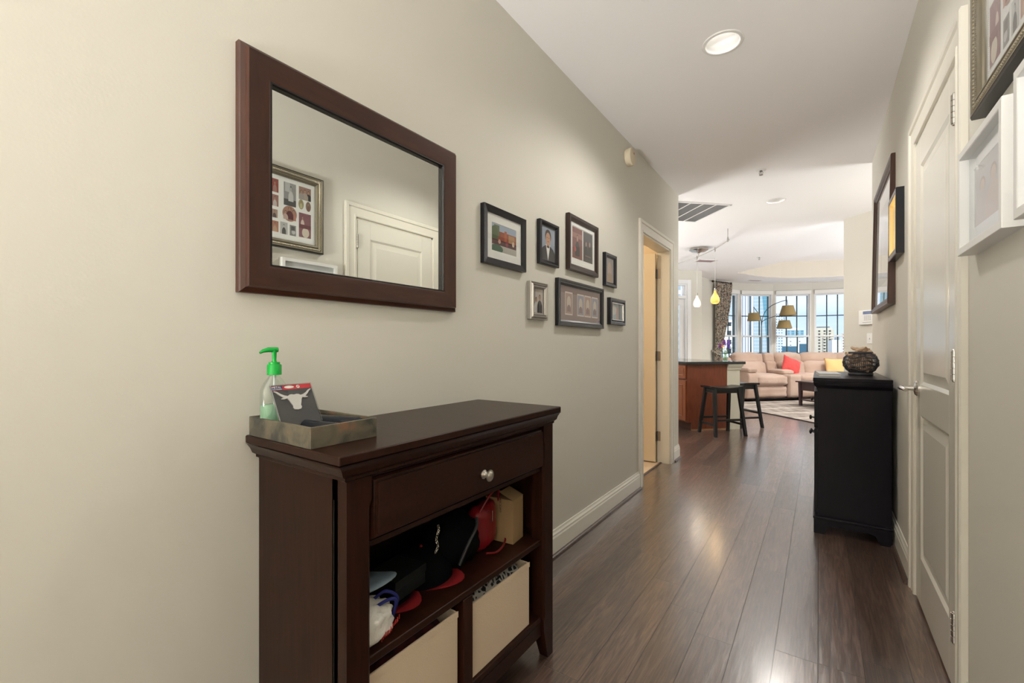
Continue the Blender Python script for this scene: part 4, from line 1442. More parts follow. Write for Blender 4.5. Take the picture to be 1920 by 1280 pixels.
# front posts: chamfered inner edge, tapering foot
for sx, x0 in ((1, BX0), (-1, BX1)):
    b = MB()
    w = 0.062
    xi = x0 + sx * w

    def ring(z, wx, dd, ch):
        a = [(x0, -BD), (x0 + sx * (wx - ch), -BD), (x0 + sx * wx, -BD + ch), (x0 + sx * wx, -BD + dd), (x0, -BD + dd)]
        return [(x, y, z) for x, y in (a if sx > 0 else a[::-1])]
    rings = [ring(0.0, 0.034, 0.034, 0.0005), ring(0.11, w, 0.05, 0.0005), ring(0.135, w, 0.05, 0.0005), ring(0.155, w, 0.05, 0.008), ring(0.755, w, 0.05, 0.008), ring(0.775, w, 0.05, 0.0005), ring(TZ - 0.058, w, 0.05, 0.0005)]
    vs = [p for r in rings for p in r]
    fs = [tuple(range(5))[::-1], tuple(range(30, 35))]
    for i in range(6):
        for k in range(5):
            fs.append((i * 5 + k, i * 5 + (k + 1) % 5, (i + 1) * 5 + (k + 1) % 5, (i + 1) * 5 + k))
    b.add(vs, fs)
    b.build('leg', M_ESPV, cb)
    b = MB(); c = x0 + sx * 0.02
    b.hexa([(c - 0.014, -0.034, 0), (c + 0.014, -0.034, 0), (c + 0.014, -0.004, 0), (c - 0.014, -0.004, 0)], [(c - 0.02, -0.045, 0.1), (c + 0.02, -0.045, 0.1), (c + 0.02, -0.002, 0.1), (c - 0.02, -0.002, 0.1)])
    b.build('leg', M_ESPV, cb)
# groove on the post sides as in the photo (thin painted groove shade between post and side panel)
MB().box(BX0 - 0.0006, BX0 + 0.001, -BD + 0.0425, -BD + 0.0448, 0.16, 0.78).build('groove', mat('painted groove shade', (0.004, 0.003, 0.003), 0.6), cb)  # raised dark strip, the shade of the groove put into its colour
xi0, xi1 = BX0 + 0.062, BX1 - 0.062
MB().box(xi0, xi1, -BD + 0.015, -0.012, 0.664, 0.676).build('drawer_rail', M_ESP, cb)
MB().box(xi0, xi1, -BD + 0.01, -0.012, 0.818, 0.828).build('top_rail', M_ESP, cb)
b = MB(); b.box(xi0 + 0.004, xi1 - 0.004, -BD + 0.012, -0.03, 0.680, 0.815)
b.sweep_rect(xi0 + 0.004, xi1 - 0.004, 0.680, 0.815, [(0, -BD + 0.012), (0.004, -BD + 0.004), (0.010, -BD + 0.002), (0.011, -BD - 0.004)])
b.box(xi0 + 0.014, xi1 - 0.014, -BD - 0.005, -BD + 0.012, 0.690, 0.806)
dr = b.build('drawer', M_ESP, cb, bevel=0.0012)
kx = 0.986 - 0.512
b = MB(); Mk = Matrix.Translation((kx, -BD - 0.005, 0.737)) @ Matrix.Rotation(PI / 2, 4, 'X')
b.lathe([(0.013, 0.0), (0.013, 0.002), (0.008, 0.005), (0.005, 0.009), (0.006, 0.014), (0.014, 0.018), (0.0165, 0.021), (0.016, 0.024), (0.012, 0.0245), (0.010, 0.027), (0.006, 0.029), (0.0005, 0.0297)], seg=28, M=Mk)
b.build('knob', mat('antique pewter knob', (0.55, 0.52, 0.46), 0.28, metal=1), dr, smooth=True)
# shelf, divider, bottom
SH = 0.425
MB().box(BX0 + 0.018, BX1 - 0.018, -BD + 0.012, -0.012, SH - 0.020, SH).build('shelf', M_MAHO if False else M_ESP, cb, bevel=0.004)
MB().box(0.908 - 0.512 + 0.008, 0.960 - 0.512 - 0.004, -BD + 0.010, -0.012, 0.150, SH - 0.020).build('divider', M_ESPV, cb, bevel=0.002)
MB().box(BX0 + 0.018, BX1 - 0.018, -BD + 0.012, -0.012, 0.135, 0.155).build('bottom_shelf', M_ESP, cb, bevel=0.003)
MB().box(xi0, xi1, -BD + 0.012, -BD + 0.030, 0.088, 0.135).build('apron', M_ESP, cb)


def on_cab(x, y, z):
    """console-local point to world"""
    return (LX + 0.003 - y, 0.512 + x, z)


M_CANVAS = mat('cream canvas', (0.66, 0.54, 0.40), 0.9, bump=(260, 0.5, 0.002), spec=0.1)


def bin_(x0, x1, h, lab):
    t = thing('storage_bin', lab, 'storage bin', on_cab((x0 + x1) / 2, 0, 0.155), PI / 2, 'canvas bins on the bottom shelf')
    w = x1 - x0
    b = MB(); fr, bk, th = -0.340, -0.045, 0.006
    b.box(-w / 2, w / 2, fr, fr + th, 0, h); b.box(-w / 2, w / 2, bk - th, bk, 0, h)
    b.box(-w / 2, -w / 2 + th, fr + th, bk - th, 0, h); b.box(w / 2 - th, w / 2, fr + th, bk - th, 0, h)
    b.box(-w / 2 + th, w / 2 - th, fr + th, bk - th, 0, 0.006)
    b.build('canvas_body', M_CANVAS, t, bevel=0.0025)
    b = MB()
    b.box(-w / 2 - 0.001, w / 2 + 0.001, fr - 0.0015, fr, h - 0.016, h + 0.001)
    b.build('rim_binding', M_CANVAS, t, bevel=0.001)
    return t


bin_(0.0975, 0.394, 0.222, 'cream canvas bin left of the divider, cut by the bottom of the photo')
bin_(0.449, 0.756, 0.212, 'cream canvas bin right of the divider, with patterned cloth on top')
# patterned black and white cloth
M_PAT = mat('black and white patterned cloth', (0.012, 0.012, 0.015), 0.8)
nn, ll = M_PAT.node_tree.nodes, M_PAT.node_tree.links
vt = nn.new('ShaderNodeTexVoronoi'); vt.inputs['Scale'].default_value = 48; vt.feature = 'DISTANCE_TO_EDGE'
tcx = nn.new('ShaderNodeTexCoord'); rp = nn.new('ShaderNodeValToRGB')
rp.color_ramp.elements[0].position = 0.10; rp.color_ramp.elements[0].color = (0.5, 0.48, 0.44, 1)
rp.color_ramp.elements[1].position = 0.16; rp.color_ramp.elements[1].color = (0.012, 0.012, 0.015, 1)
ll.new(tcx.outputs['Object'], vt.inputs['Vector']); ll.new(vt.outputs['Distance'], rp.inputs[0]); ll.new(rp.outputs[0], nn['Principled BSDF'].inputs['Base Color'])


def blanket(name, label, cat, cx, cy, w, d, z0, h, m, seed, n=26, parent=None, rag=1.0):
    rnd = random.Random(seed)
    ws = [(rnd.uniform(6, 30), rnd.uniform(6, 30), rnd.uniform(0, 6), rnd.uniform(0.2, 0.5)) for _ in range(6)]
    vs = []
    for i in range(n + 1):
        for j in range(n + 1):
            u, v = i / n * 2 - 1, j / n * 2 - 1
            e = max(0.0, (1 - u ** 6)) * max(0.0, (1 - v ** 6))
            s = sum(a * math.sin(fx * u * w * 6 + fy * v * d * 6 + ph) for fx, fy, ph, a in ws) / 2
            vs.append((cx + u * w / 2, cy + v * d / 2, z0 + h * (0.55 + 0.3 * s * rag) * e ** 0.5))
    fs = [(i * (n + 1) + j, (i + 1) * (n + 1) + j, (i + 1) * (n + 1) + j + 1, i * (n + 1) + j + 1) for i in range(n) for j in range(n)]
    o = len(vs)
    vs += [(cx - w / 2, cy - d / 2, z0 - 0.002), (cx + w / 2, cy - d / 2, z0 - 0.002), (cx + w / 2, cy + d / 2, z0 - 0.002), (cx - w / 2, cy + d / 2, z0 - 0.002)]
    b = MB(); b.add(vs, fs + [(o + 3, o + 2, o + 1, o)])
    ob = b.build(name, m, parent, smooth=True, angle=180)
    if label:
        tag(ob, label, cat)
    return ob


wb = on_cab(0.6025, -0.19, 0)
blanket('folded_cloth', 'crumpled black and white patterned cloth heaped in the right canvas bin', 'cloth', wb[0] + 0.003, wb[1], 0.275, 0.288, 0.33, 0.075, M_PAT, 3)
wb = on_cab(0.246, -0.19, 0)
blanket('dark_cloth', 'dark red and black cloth in the left canvas bin', 'cloth', wb[0], wb[1], 0.27, 0.27, 0.33, 0.05, mat('dark red cloth', (0.03, 0.008, 0.010), 0.9, vary=(30, (0.10, 0.02, 0.02), 1)), 5)

# ---------------- things on the upper shelf (z = SH)
# kraft box
kb = thing('cardboard_box', 'small brown cardboard box at the right end of the open shelf', 'box', on_cab(0.757, -0.235, SH), PI / 2 + 0.12)
M_KRAFT = mat('kraft cardboard', (0.30, 0.19, 0.09), 0.8, bump=(90, 0.2, 0.002))
MB().box(-0.038, 0.038, -0.055, 0.055, 0, 0.150).build('carton', M_KRAFT, kb, bevel=0.0015)
b = MB(); b.add([(-0.038, -0.0555, 0.150), (0.038, -0.0555, 0.150), (0.038, 0.0, 0.172), (-0.038, 0.0, 0.172), (-0.038, -0.0555, 0.1485), (0.038, -0.0555, 0.1485), (0.038, 0.0, 0.1705), (-0.038, 0.0, 0.1705)],
                [(0, 1, 2, 3), (7, 6, 5, 4), (0, 4, 5, 1), (2, 6, 7, 3), (1, 5, 6, 2), (0, 3, 7, 4)])
b.build('lid_flap', M_KRAFT, kb)
# red handbag
M_RED = mat('red patent leather', (0.17, 0.003, 0.007), 0.3)
hb_ = thing('handbag', 'small red leather handbag with a silver charm standing beside the cardboard box', 'bag', on_cab(0.655, -0.215, SH), PI / 2 + 0.25)
b = MB(); b.rbox(0, 0, 0.075, 0.13, 0.06, 0.148, 0.026, 8, (0.01, 0.012, 0.0), wob=0.0015, seed=4)
b.build('bag_body', M_RED, hb_, smooth=True, angle=180)
b = MB(); b.tube(crom([Vector(p) for p in [(-0.06, -0.02, 0.14), (-0.035, -0.045, 0.19), (0.02, -0.05, 0.198), (0.06, -0.035, 0.14), (0.075, -0.045, 0.06), (0.05, -0.065, 0.012), (-0.03, -0.07, 0.008), (-0.08, -0.05, 0.02)]], 6), 0.0035, 8)
b.build('strap', M_RED, hb_, smooth=True)
b = MB()
for k in range(4):
    a = k * 0.9
    b.tube([(0.050 + 0.006 * math.cos(t), -0.047, 0.145 - k * 0.011 + 0.007 * math.sin(t)) for t in [i * PI / 4 for i in range(9)]], 0.0012, 6)
b.tube([(0.05, -0.047, 0.12), (0.056, -0.047, 0.105), (0.062, -0.047, 0.112)], 0.0015, 6)
b.build('charm', M_CHROME, hb_, smooth=True)
b = MB(); b.tube([(-0.02, -0.046, 0.10), (-0.02, -0.046, 0.135)], 0.0018, 6)
b.build('zipper_pull', M_CHROME, hb_)
# black bag in the middle
M_BKC = mat('black cloth', (0.003, 0.003, 0.0035), 0.95, spec=0.08)
bb_ = thing('black_pouch', 'slouched black bag in the middle of the open shelf', 'bag', on_cab(0.52, -0.20, SH), PI / 2)
b = MB(); b.rbox(0, 0, 0.07, 0.15, 0.14, 0.138, 0.05, 8, (0.01, 0.01, 0.02), wob=0.004, seed=9)
b.build('pouch', M_BKC, bb_, smooth=True, angle=180)
b = MB(); b.tube(crom([Vector(p) for p in [(-0.05, -0.078, 0.03), (-0.02, -0.09, 0.09), (0.02, -0.085, 0.12), (0.04, -0.07, 0.14)]], 6), 0.005, 8)
b.build('piping', mat('grey black piping', (0.03, 0.03, 0.03), 0.5), bb_, smooth=True)
# silver chain lying against it
cn = thing('necklace_chain', 'short twisted silver chain hanging beside the black bag', 'chain', on_cab(0.425, -0.235, SH), PI / 2)
b = MB()
for k in range(16):
    z = 0.150 - k * 0.0065
    x = 0.004 * math.sin(k * 0.9) - k * 0.0006
    a = k * PI / 2
    b.tube([(x + 0.0036 * math.cos(t) * math.cos(a), -0.0036 * math.cos(t) * math.sin(a), z + 0.0048 * math.sin(t)) for t in [i * PI / 3 for i in range(7)]], 0.0011, 5)
b.build('links', mat('bright silver', (0.85, 0.82, 0.74), 0.2, metal=1), cn, smooth=True)


def cap_hat(name, label, loc, rz, crown, brimc, under, r=0.085, h=0.085, tilt=(0, 0)):
    t = thing(name, label, 'cap', loc, rz)
    t.rotation_euler = (tilt[0], tilt[1], rz)
    n, mseg = 24, 8
    vs, fs = [], []
    for i in range(mseg + 1):
        a = (PI / 2) * i / mseg
        for k in range(n):
            ph = 2 * PI * k / n
            vs.append((r * math.cos(ph) * math.cos(a) ** 0.8 if i < mseg else 0, r * 1.1 * math.sin(ph) * math.cos(a) ** 0.8 if i < mseg else 0, h * math.sin(a)))
    for i in range(mseg):
        for k in range(n):
            fs.append((i * n + k, i * n + (k + 1) % n, (i + 1) * n + (k + 1) % n, (i + 1) * n + k))
    b = MB(); b.add(vs, fs)
    b.build('crown', crown, t, smooth=True, angle=180)
    vs, fs = [], []
    m_ = 14
    for j in range(4):
        for k in range(m_ + 1):
            ph = -PI / 2 - 1.15 + 2.3 * k / m_
            rr = r * 1.1 + 0.075 * j / 3 * (math.cos((k / m_ - 0.5) * PI) ** 0.6 if 0 < k < m_ else 0)
            x, y = rr * math.cos(ph) * 0.92, rr * math.sin(ph)
            vs.append((x, y, 0.006 - 0.9 * x * x - 0.012 * j / 3))
    for j in range(3):
        for k in range(m_):
            fs.append((j * (m_ + 1) + k, j * (m_ + 1) + k + 1, (j + 1) * (m_ + 1) + k + 1, (j + 1) * (m_ + 1) + k))
    b = MB(); b.add(vs, fs)
    o = b.build('brim', [brimc, under], t, smooth=True, angle=180)
    so = o.modifiers.new('solid', 'SOLIDIFY'); so.thickness = 0.003; so.material_offset = 1; so.material_offset_rim = 1
    b = MB(); b.lathe([(0.005, h), (0.004, h + 0.004), (0.0005, h + 0.005)], seg=10)
    b.build('button', brimc, t)
    return t


M_BLUE = mat('royal blue cloth', (0.008, 0.014, 0.14), 0.7)
M_REDC = mat('red cloth', (0.24, 0.008, 0.010), 0.65)
cap_hat('baseball_cap', 'black cap with a red and blue brim, behind the black box', on_cab(0.405, -0.185, SH), PI / 2 + 0.5, M_BKC, M_REDC, M_BLUE, tilt=(0, 0))
cap_hat('baseball_cap', 'navy cap with a red brim under the black box', on_cab(0.265, -0.165, SH), PI / 2 + 0.25, M_BKC, M_REDC, M_BLUE, h=0.045)
cap_hat('baseball_cap', 'black cap with a pale blue-grey stitched brim above the plastic bag', on_cab(0.135, -0.175, SH + 0.090), PI / 2 + 0.35, M_BKC, mat('pale blue cloth', (0.20, 0.27, 0.33), 0.8, bump=(8, 0.3)), mat('grey blue underside', (0.20, 0.27, 0.33), 0.8), tilt=(-0.25, 0.1), r=0.070, h=0.05)
bx = thing('black_box', 'flat black rectangular case lying on the red-brimmed cap', 'box', on_cab(0.275, -0.235, SH + 0.036), PI / 2 + 0.12)
MB().box(-0.058, 0.058, -0.045, 0.055, 0, 0.030).build('case_base', mat('black card', (0.006, 0.0075, 0.007), 0.5, spec=0.2), bx, bevel=0.002)
MB().box(-0.060, 0.060, -0.047, 0.057, 0.031, 0.052).build('case_lid', mat('black card', (0.006, 0.0075, 0.007), 0.5, spec=0.2), bx, bevel=0.002)
# tassel / plug
tl = thing('tassel', 'little pale tassel on a thin cord, between the pale cap and the black case', 'tassel', on_cab(0.205, -0.225, SH + 0.085), PI / 2)
b = MB()
b.tube([(-0.035, 0.01, -0.03), (-0.02, 0.0, -0.015), (0.0, 0, 0)], 0.0014, 6)
for k in range(7):
    a = -0.7 + k * 0.23
    b.tube([(0, 0, 0), (0.007 * math.cos(a), 0.002 * (k % 3 - 1), 0.007 * math.sin(a) + 0.003), (0.016 * math.cos(a), 0.003 * (k % 3 - 1), 0.016 * math.sin(a) + 0.004)], 0.0014, 5)
b.build('fringe', mat('pale grey thread', (0.35, 0.36, 0.34), 0.8), tl)
# plastic bag
pb = thing('plastic_bag', 'crumpled white plastic shopping bag with red print at the left end of the shelf', 'bag', on_cab(0.120, -0.285, SH), PI / 2)
M_PLB = mat('white plastic film', (0.62, 0.60, 0.55), 0.45, bump=(30, 0.9, 0.01))
b = MB()
b.rbox(0.0, 0, 0.040, 0.125, 0.10, 0.078, 0.032, 12, (0.012, 0.012, 0.008), wob=0.0035, seed=12)
b.build('bag_film', M_PLB, pb, smooth=True, angle=180)
b = MB()
rnd = random.Random(5)
for k in range(13):         # scattered red letter strokes near the lower right
    x = 0.015 + 0.0042 * k; z = 0.012 + 0.0023 * k + 0.002 * math.sin(k)
    b.tube([(x, -0.0625 + 0.0035 * abs(k - 6) / 6, z), (x + rnd.uniform(-0.003, 0.003), -0.0635 + 0.0035 * abs(k - 6) / 6, z + 0.011)], 0.0010, 5)
b.build('red_print', mat('red ink', (0.35, 0.012, 0.012), 0.5), pb)
b = MB(); b.tube(crom([Vector(p) for p in [(0.02, -0.02, 0.07), (0.045, -0.045, 0.088), (0.068, -0.045, 0.075), (0.07, -0.03, 0.03)]], 6), 0.004, 8)
b.tube(crom([Vector(p) for p in [(0.03, 0.0, 0.075), (0.055, -0.02, 0.095), (0.080, -0.035, 0.075), (0.082, -0.02, 0.03)]], 6), 0.004, 8)
b.build('blue_handle', M_BLUE, pb, smooth=True)

# ---------------- stone tray with bottle, card and two cases
M_SLATE = mat('rusty slate', (0.080, 0.070, 0.050), 0.55, bump=(26, 0.9, 0.006))
nn, ll = M_SLATE.node_tree.nodes, M_SLATE.node_tree.links
tcx = nn.new('ShaderNodeTexCoord'); t1 = nn.new('ShaderNodeTexNoise'); t1.inputs['Scale'].default_value = 10; t1.inputs['Detail'].default_value = 8; t1.inputs['Distortion'].default_value = 1.5
r1 = nn.new('ShaderNodeValToRGB'); e = r1.color_ramp.elements
e[0].position = 0.36; e[0].color = (0.045, 0.045, 0.038, 1)
e[1].position = 0.75; e[1].color = (0.24, 0.12, 0.065, 1)
k = e.new(0.54); k.color = (0.115, 0.100, 0.068, 1)
k = e.new(0.62); k.color = (0.13, 0.105, 0.072, 1)
ll.new(tcx.outputs['Object'], t1.inputs['Vector']); ll.new(t1.outputs[0], r1.inputs[0]); ll.new(r1.outputs[0], nn['Principled BSDF'].inputs['Base Color'])
ty = thing('slate_tray', 'square rust-veined slate tray on the left end of the console top', 'tray', on_cab(0.004, 0, TZ), PI / 2)
TW, TD0, TD1, TH = 0.168, -0.280, -0.012, 0.046
b = MB(); th = 0.0065
b.box(0, TW, TD0, TD0 + th, 0, TH); b.box(0, TW, TD1 - th, TD1, 0, TH)
b.box(0, th, TD0 + th, TD1 - th, 0, TH); b.box(TW - th, TW, TD0 + th, TD1 - th, 0, TH)
b.build('tray_walls', M_SLATE, ty, bevel=0.0015)
MB().box(th, TW - th, TD0 + th, TD1 - th, 0, 0.006).build('tray_bottom', M_SLATE, ty)


def on_tray(x, y, z=0.006):
    return on_cab(0.004 + x, y, TZ + z)


# hand sanitizer
hs = thing('pump_bottle', 'clear pump bottle of green gel with a bright green pump head in the slate tray', 'bottle', on_tray(0.033, -0.067), PI / 2)
hs.scale = (1, 1, 1.055)
M_PET = glass_mat('clear bottle plastic', (0.93, 0.97, 0.95), refl=0.07)
body = [(0.030, 0.0), (0.033, 0.004), (0.033, 0.085), (0.032, 0.100), (0.026, 0.115), (0.016, 0.127), (0.012, 0.132), (0.012, 0.143)]


def ovalize(prof, ky):
    return Matrix.Diagonal((1.0, ky, 1.0, 1.0))


b = MB(); b.lathe(body, seg=36, M=ovalize(body, 0.68), caps=False)
b.build('bottle_shell', M_PET, hs, smooth=True, angle=60)
gel = [(0.0005, 0.002), (0.0305, 0.004), (0.0315, 0.010), (0.0315, 0.066), (0.0305, 0.0665), (0.0005, 0.067)]
b = MB(); b.lathe(gel, seg=36, M=ovalize(gel, 0.66), caps=False)
mg_ = bpy.data.materials.new('green gel'); mg_.use_nodes = True
q = mg_.node_tree.nodes['Principled BSDF']
q.inputs['Base Color'].default_value = (0.36, 0.66, 0.44, 1); q.inputs['Roughness'].default_value = 0.15; q.inputs['Alpha'].default_value = 0.55
b.build('gel', mg_, hs, smooth=True, angle=60)
M_GREEN = mat('green pump plastic', (0.004, 0.36, 0.045), 0.35)
b = MB(); b.lathe([(0.0125, 0.134), (0.0160, 0.134), (0.0160, 0.156), (0.0145, 0.158), (0.0125, 0.158), (0.0125, 0.163), (0.006, 0.163), (0.0052, 0.166)], seg=32, caps=False)
b.build('collar', M_GREEN, hs, smooth=True, angle=40)
b = MB()
b.tube([(0, 0, 0.163), (0, 0, 0.186), (-0.002, 0, 0.192)], lambda t: 0.0045 + 0.002 * t, 14)
b.tube([(0.008, 0, 0.1915), (0.0, 0, 0.1915), (-0.014, 0, 0.1915), (-0.026, 0, 0.189), (-0.034, 0, 0.1845)], lambda t: 0.0045 + (0.0012 if t < 0.5 else 0.0012 - 0.0062 * (t - 0.5)), 12)
b.build('pump_head', M_GREEN, hs, smooth=True, angle=60)
b = MB(); b.tube([(0, 0, 0.012), (0, 0, 0.136)], 0.0028, 8)
b.build('dip_tube', mat('milky tube', (0.75, 0.78, 0.78), 0.3), hs, smooth=True)

# carded emblem leaning on the bottle
cd = thing('emblem_package', 'carded silver steer-head emblem on dark grey card leaning in the slate tray', 'package', (-0.992, 0.5245, TZ + 0.0065), PI / 2)
cd.rotation_euler = (-0.52, 0.0, PI / 2)
CW, CH = 0.100, 0.134
MB().box(0, CW, -0.0004, 0.0008, 0, CH).build('backing_card', mat('dark grey card', (0.060, 0.060, 0.060), 0.75, bump=(300, 0.4, 0.001)), cd)
b = MB(); b.add([(0, -0.0010, CH - 0.014), (CW, -0.0010, CH - 0.012), (CW, -0.0010, CH), (0, -0.0010, CH - 0.002)], [(0, 1, 2, 3)])
hd = b.build('red_header', mat('red print band', (0.42, 0.02, 0.03), 0.5), cd)
b = MB(); b.add([(0.0, -0.0013, CH - 0.0135), (0.028, -0.0013, CH - 0.0128), (0.028, -0.0013, CH - 0.0022), (0, -0.0013, CH - 0.003)], [(0, 1, 2, 3)])
b.build('blue_label', mat('navy print', (0.015, 0.022, 0.10), 0.5), hd)
b = MB(); b.add([(x, -0.0013, z) for x, z in clip(flat_poly('e', 0.044, CH - 0.0065, 0.012, 0.0036), 0, 1, 0, 1)], [tuple(range(24))])
b.build('hang_slot', mat('pale slot', (0.70, 0.66, 0.60), 0.6), hd)
b = MB(); b.add([(x, -0.0013, z) for x, z in flat_poly('e', 0.066, CH - 0.0065, 0.0042, 0.0042)], [tuple(range(24))])
b.build('seal_mark', mat('pale seal', (0.72, 0.70, 0.66), 0.6), hd)
b = MB(); b.tube([(0.0655, -0.0015, CH - 0.0095), (0.0665, -0.0015, CH - 0.0035)], 0.0006, 5).tube([(0.0635, -0.0015, CH - 0.0065), (0.0685, -0.0015, CH - 0.0062)], 0.0006, 5)
b.build('seal_mark', mat('red print band', (0.42, 0.02, 0.03), 0.5), hd)
# steer head silhouette, a few mm thick
half = [(0.0, 0.058), (0.006, 0.0595), (0.010, 0.0585), (0.014, 0.0555), (0.020, 0.0575), (0.027, 0.0620), (0.034, 0.0690), (0.040, 0.0715), (0.0405, 0.0700), (0.036, 0.0660), (0.030, 0.0580), (0.024, 0.0520),
        (0.0285, 0.0500), (0.0290, 0.0480), (0.022, 0.0475), (0.0165, 0.0490), (0.0135, 0.0440), (0.0110, 0.0350), (0.0085, 0.0280), (0.0095, 0.0230), (0.0070, 0.0180), (0.0, 0.0165)]
out = half + [(-x, z) for x, z in half[-2:0:-1]]
b = MB()
Mh = Matrix.Translation((CW / 2, 0, 0.051)) @ Matrix.Rotation(PI / 2, 4, 'X')
b.prism([(x * 1.13, z * 0.95) for x, z in out], 0.0005, 0.0028, Mh)
b.build('emblem', mat('satin chrome emblem', (0.50, 0.49, 0.46), 0.45, metal=0.35), cd)


def text(parent, s, size, loc, m, rot=(PI / 2, 0, 0), name='lettering', ext=0.0001):
    c = bpy.data.curves.new(name, 'FONT')
    c.body = s
    c.size = size
    c.extrude = ext
    tmp = bpy.data.objects.new(name, c)
    COL.objects.link(tmp)
    bpy.context.view_layer.update()
    me = bpy.data.meshes.new_from_object(tmp.evaluated_get(bpy.context.evaluated_depsgraph_get()))
    bpy.data.objects.remove(tmp)
    o = bpy.data.objects.new(name, me)
    COL.objects.link(o)
    o.parent = parent
    o.location = loc
    o.rotation_euler = rot
    o.data.materials.clear()
    o.data.materials.append(m)
    return o


text(hd, 'METAL', 0.0072, (0.003, -0.0016, CH - 0.0080), M_WHITEP)
text(hd, 'Auto Emblem', 0.0042, (0.003, -0.0016, CH - 0.0120), M_WHITEP)
b = MB()        # clear blister edge
b.sweep_rect(-0.001, CW + 0.001, -0.001, CH + 0.001, [(0, 0.001), (0, -0.0035), (0.0015, -0.0040), (0.0015, -0.0030)])
b.build('clear_sleeve', glass_mat('clear sleeve plastic', (0.9, 0.93, 0.93), refl=0.25), cd)

M_NAVY = mat('navy black leather', (0.012, 0.015, 0.022), 0.28)
for i, (x, y, a, l, lab) in enumerate(((-0.985, 0.6545, 0.20, 0.150, 'dark navy tube case in the slate tray, the longer one towards its far side'), (-0.942, 0.585, 0.17, 0.115, 'dark navy tube case in the slate tray, nearest its front corner'))):
    t = thing('glasses_case', lab, 'case', (x, y, TZ + 0.0005), a, 'dark cases in the slate tray')
    t.scale = (1, 0.80, 1)
    b = MB(); b.tube([(-l / 2, 0, 0.0245), (-l / 2 + 0.004, 0, 0.0245), (l / 2 - 0.004, 0, 0.0245), (l / 2, 0, 0.0245)], lambda q: 0.0165 if q in (0.0, 1.0) else 0.0185, 20)
    b.build('case_tube', M_NAVY, t, smooth=True, angle=50)
    b = MB(); b.tube([(l / 2 - 0.014, 0, 0.0245), (l / 2 - 0.011, 0, 0.0245)], 0.0192, 20)
    b.build('case_band', mat('dark steel band', (0.05, 0.05, 0.055), 0.35, metal=0.6), t, smooth=True, angle=50)

# ------------------------------------------------------------------ black cabinet on the right wall
# local: rz=-90, x -> -Y, -y -> out of the wall (-X)
dz = 0.918
ds = thing('dark_cabinet', 'tall blackish wooden cabinet with knobs against the right wall', 'cabinet', (RX - 0.022, 4.075, 0), -PI / 2)
Wd, Dd = 0.905, 0.363          # along the wall, depth
b = MB(); b.box(0, Wd, -Dd, 0.0, dz - 0.022, dz)
b.build('top', M_NAVYW, ds, bevel=0.004, bseg=3)
b = MB()
pr = [(0.002, dz - 0.022), (0.002, dz - 0.030), (0.006, dz - 0.045), (0.014, dz - 0.056), (0.019, dz - 0.062), (0.019, dz - 0.072)]
loops = [[(d, 0, z), (d, -Dd + d, z), (Wd - d, -Dd + d, z), (Wd - d, 0, z)] for d, z in pr]
b.add([p for lp in loops for p in lp], [(i * 4 + k, i * 4 + k + 1, i * 4 + k + 5, i * 4 + k + 4) for i in range(len(pr) - 1) for k in range(3)])
b.build('crown_molding', M_NAVYW, ds, smooth=True, angle=20)
MB().box(0.02, Wd - 0.02, -Dd + 0.022, -0.004, 0.09, dz - 0.02).build('carcass', M_NAVYW, ds, bevel=0.002)
b = MB(); b.box(0.0, Wd, -Dd, 0.0, 0.085, 0.100)
b.build('base_molding', M_NAVYW, ds, bevel=0.004)
b = MB()
for x0 in (0.004, Wd - 0.026):
    b.prism([(-Dd + 0.004, 0), (-Dd + 0.055, 0), (-Dd + 0.075, 0.045), (-Dd + 0.10, 0.052), (-0.10, 0.052), (-0.075, 0.045), (-0.055, 0), (-0.002, 0), (-0.002, 0.086), (-Dd + 0.004, 0.086)], x0, x0 + 0.022,
            Matrix(((0, 0, 1, 0), (1, 0, 0, 0), (0, 1, 0, 0), (0, 0, 0, 1))))
b.box(0.026, Wd - 0.026, -Dd + 0.004, -Dd + 0.024, 0.045, 0.086)
b.build('plinth', M_NAVYW, ds)
for k, (a, c, z0, z1) in enumerate(((0.03, Wd / 2 - 0.003, 0.62, 0.835), (Wd / 2 + 0.003, Wd - 0.03, 0.62, 0.835), (0.03, Wd / 2 - 0.003, 0.115, 0.61), (Wd / 2 + 0.003, Wd - 0.03, 0.115, 0.61))):
    b = MB(); b.box(a, c, -Dd + 0.006, -Dd + 0.024, z0, z1)
    b.sweep_rect(a + 0.04, c - 0.04, z0 + 0.03, z1 - 0.03, [(0, -Dd + 0.0055), (0.008, -Dd + 0.0125), (0.02, -Dd + 0.0125)])
    dd_ = b.build('drawer' if z0 > 0.5 else 'cabinet_door', M_NAVYW, ds, bevel=0.0015)
    kz, kx_ = ((z0 + z1) / 2, (a + c) / 2) if z0 > 0.5 else (0.53, (c - 0.03) if k == 2 else (a + 0.03))
    if k == 1:
        kz, kx_ = 0.665, (a + c) / 2 + 0.1
    if k == 3:
        kz, kx_ = 0.575, (a + c) / 2 + 0.1
    b = MB(); b.lathe([(0.006, 0), (0.004, 0.012), (0.013, 0.016), (0.014, 0.022), (0.008, 0.026), (0.0005, 0.027)], seg=18, M=Matrix.Translation((kx_, -Dd + 0.006, kz)) @ Matrix.Rotation(PI / 2, 4, 'X'))
    b.build('knob', M_BLACK, dd_, smooth=True)

# woven wire bowl with driftwood chips
bw = thing('woven_bowl', 'round dark woven wire bowl on the black cabinet', 'bowl', (0.218, 3.66, dz))
prof = [(0.058, 0.0), (0.064, 0.006), (0.060, 0.016), (0.074, 0.032), (0.088, 0.056), (0.093, 0.078), (0.089, 0.102), (0.075, 0.126), (0.060, 0.142)]
M_WIRE = mat('dark grey wicker', (0.050, 0.052, 0.062), 0.6)
pc = crom([Vector(p) for p in prof], 4)


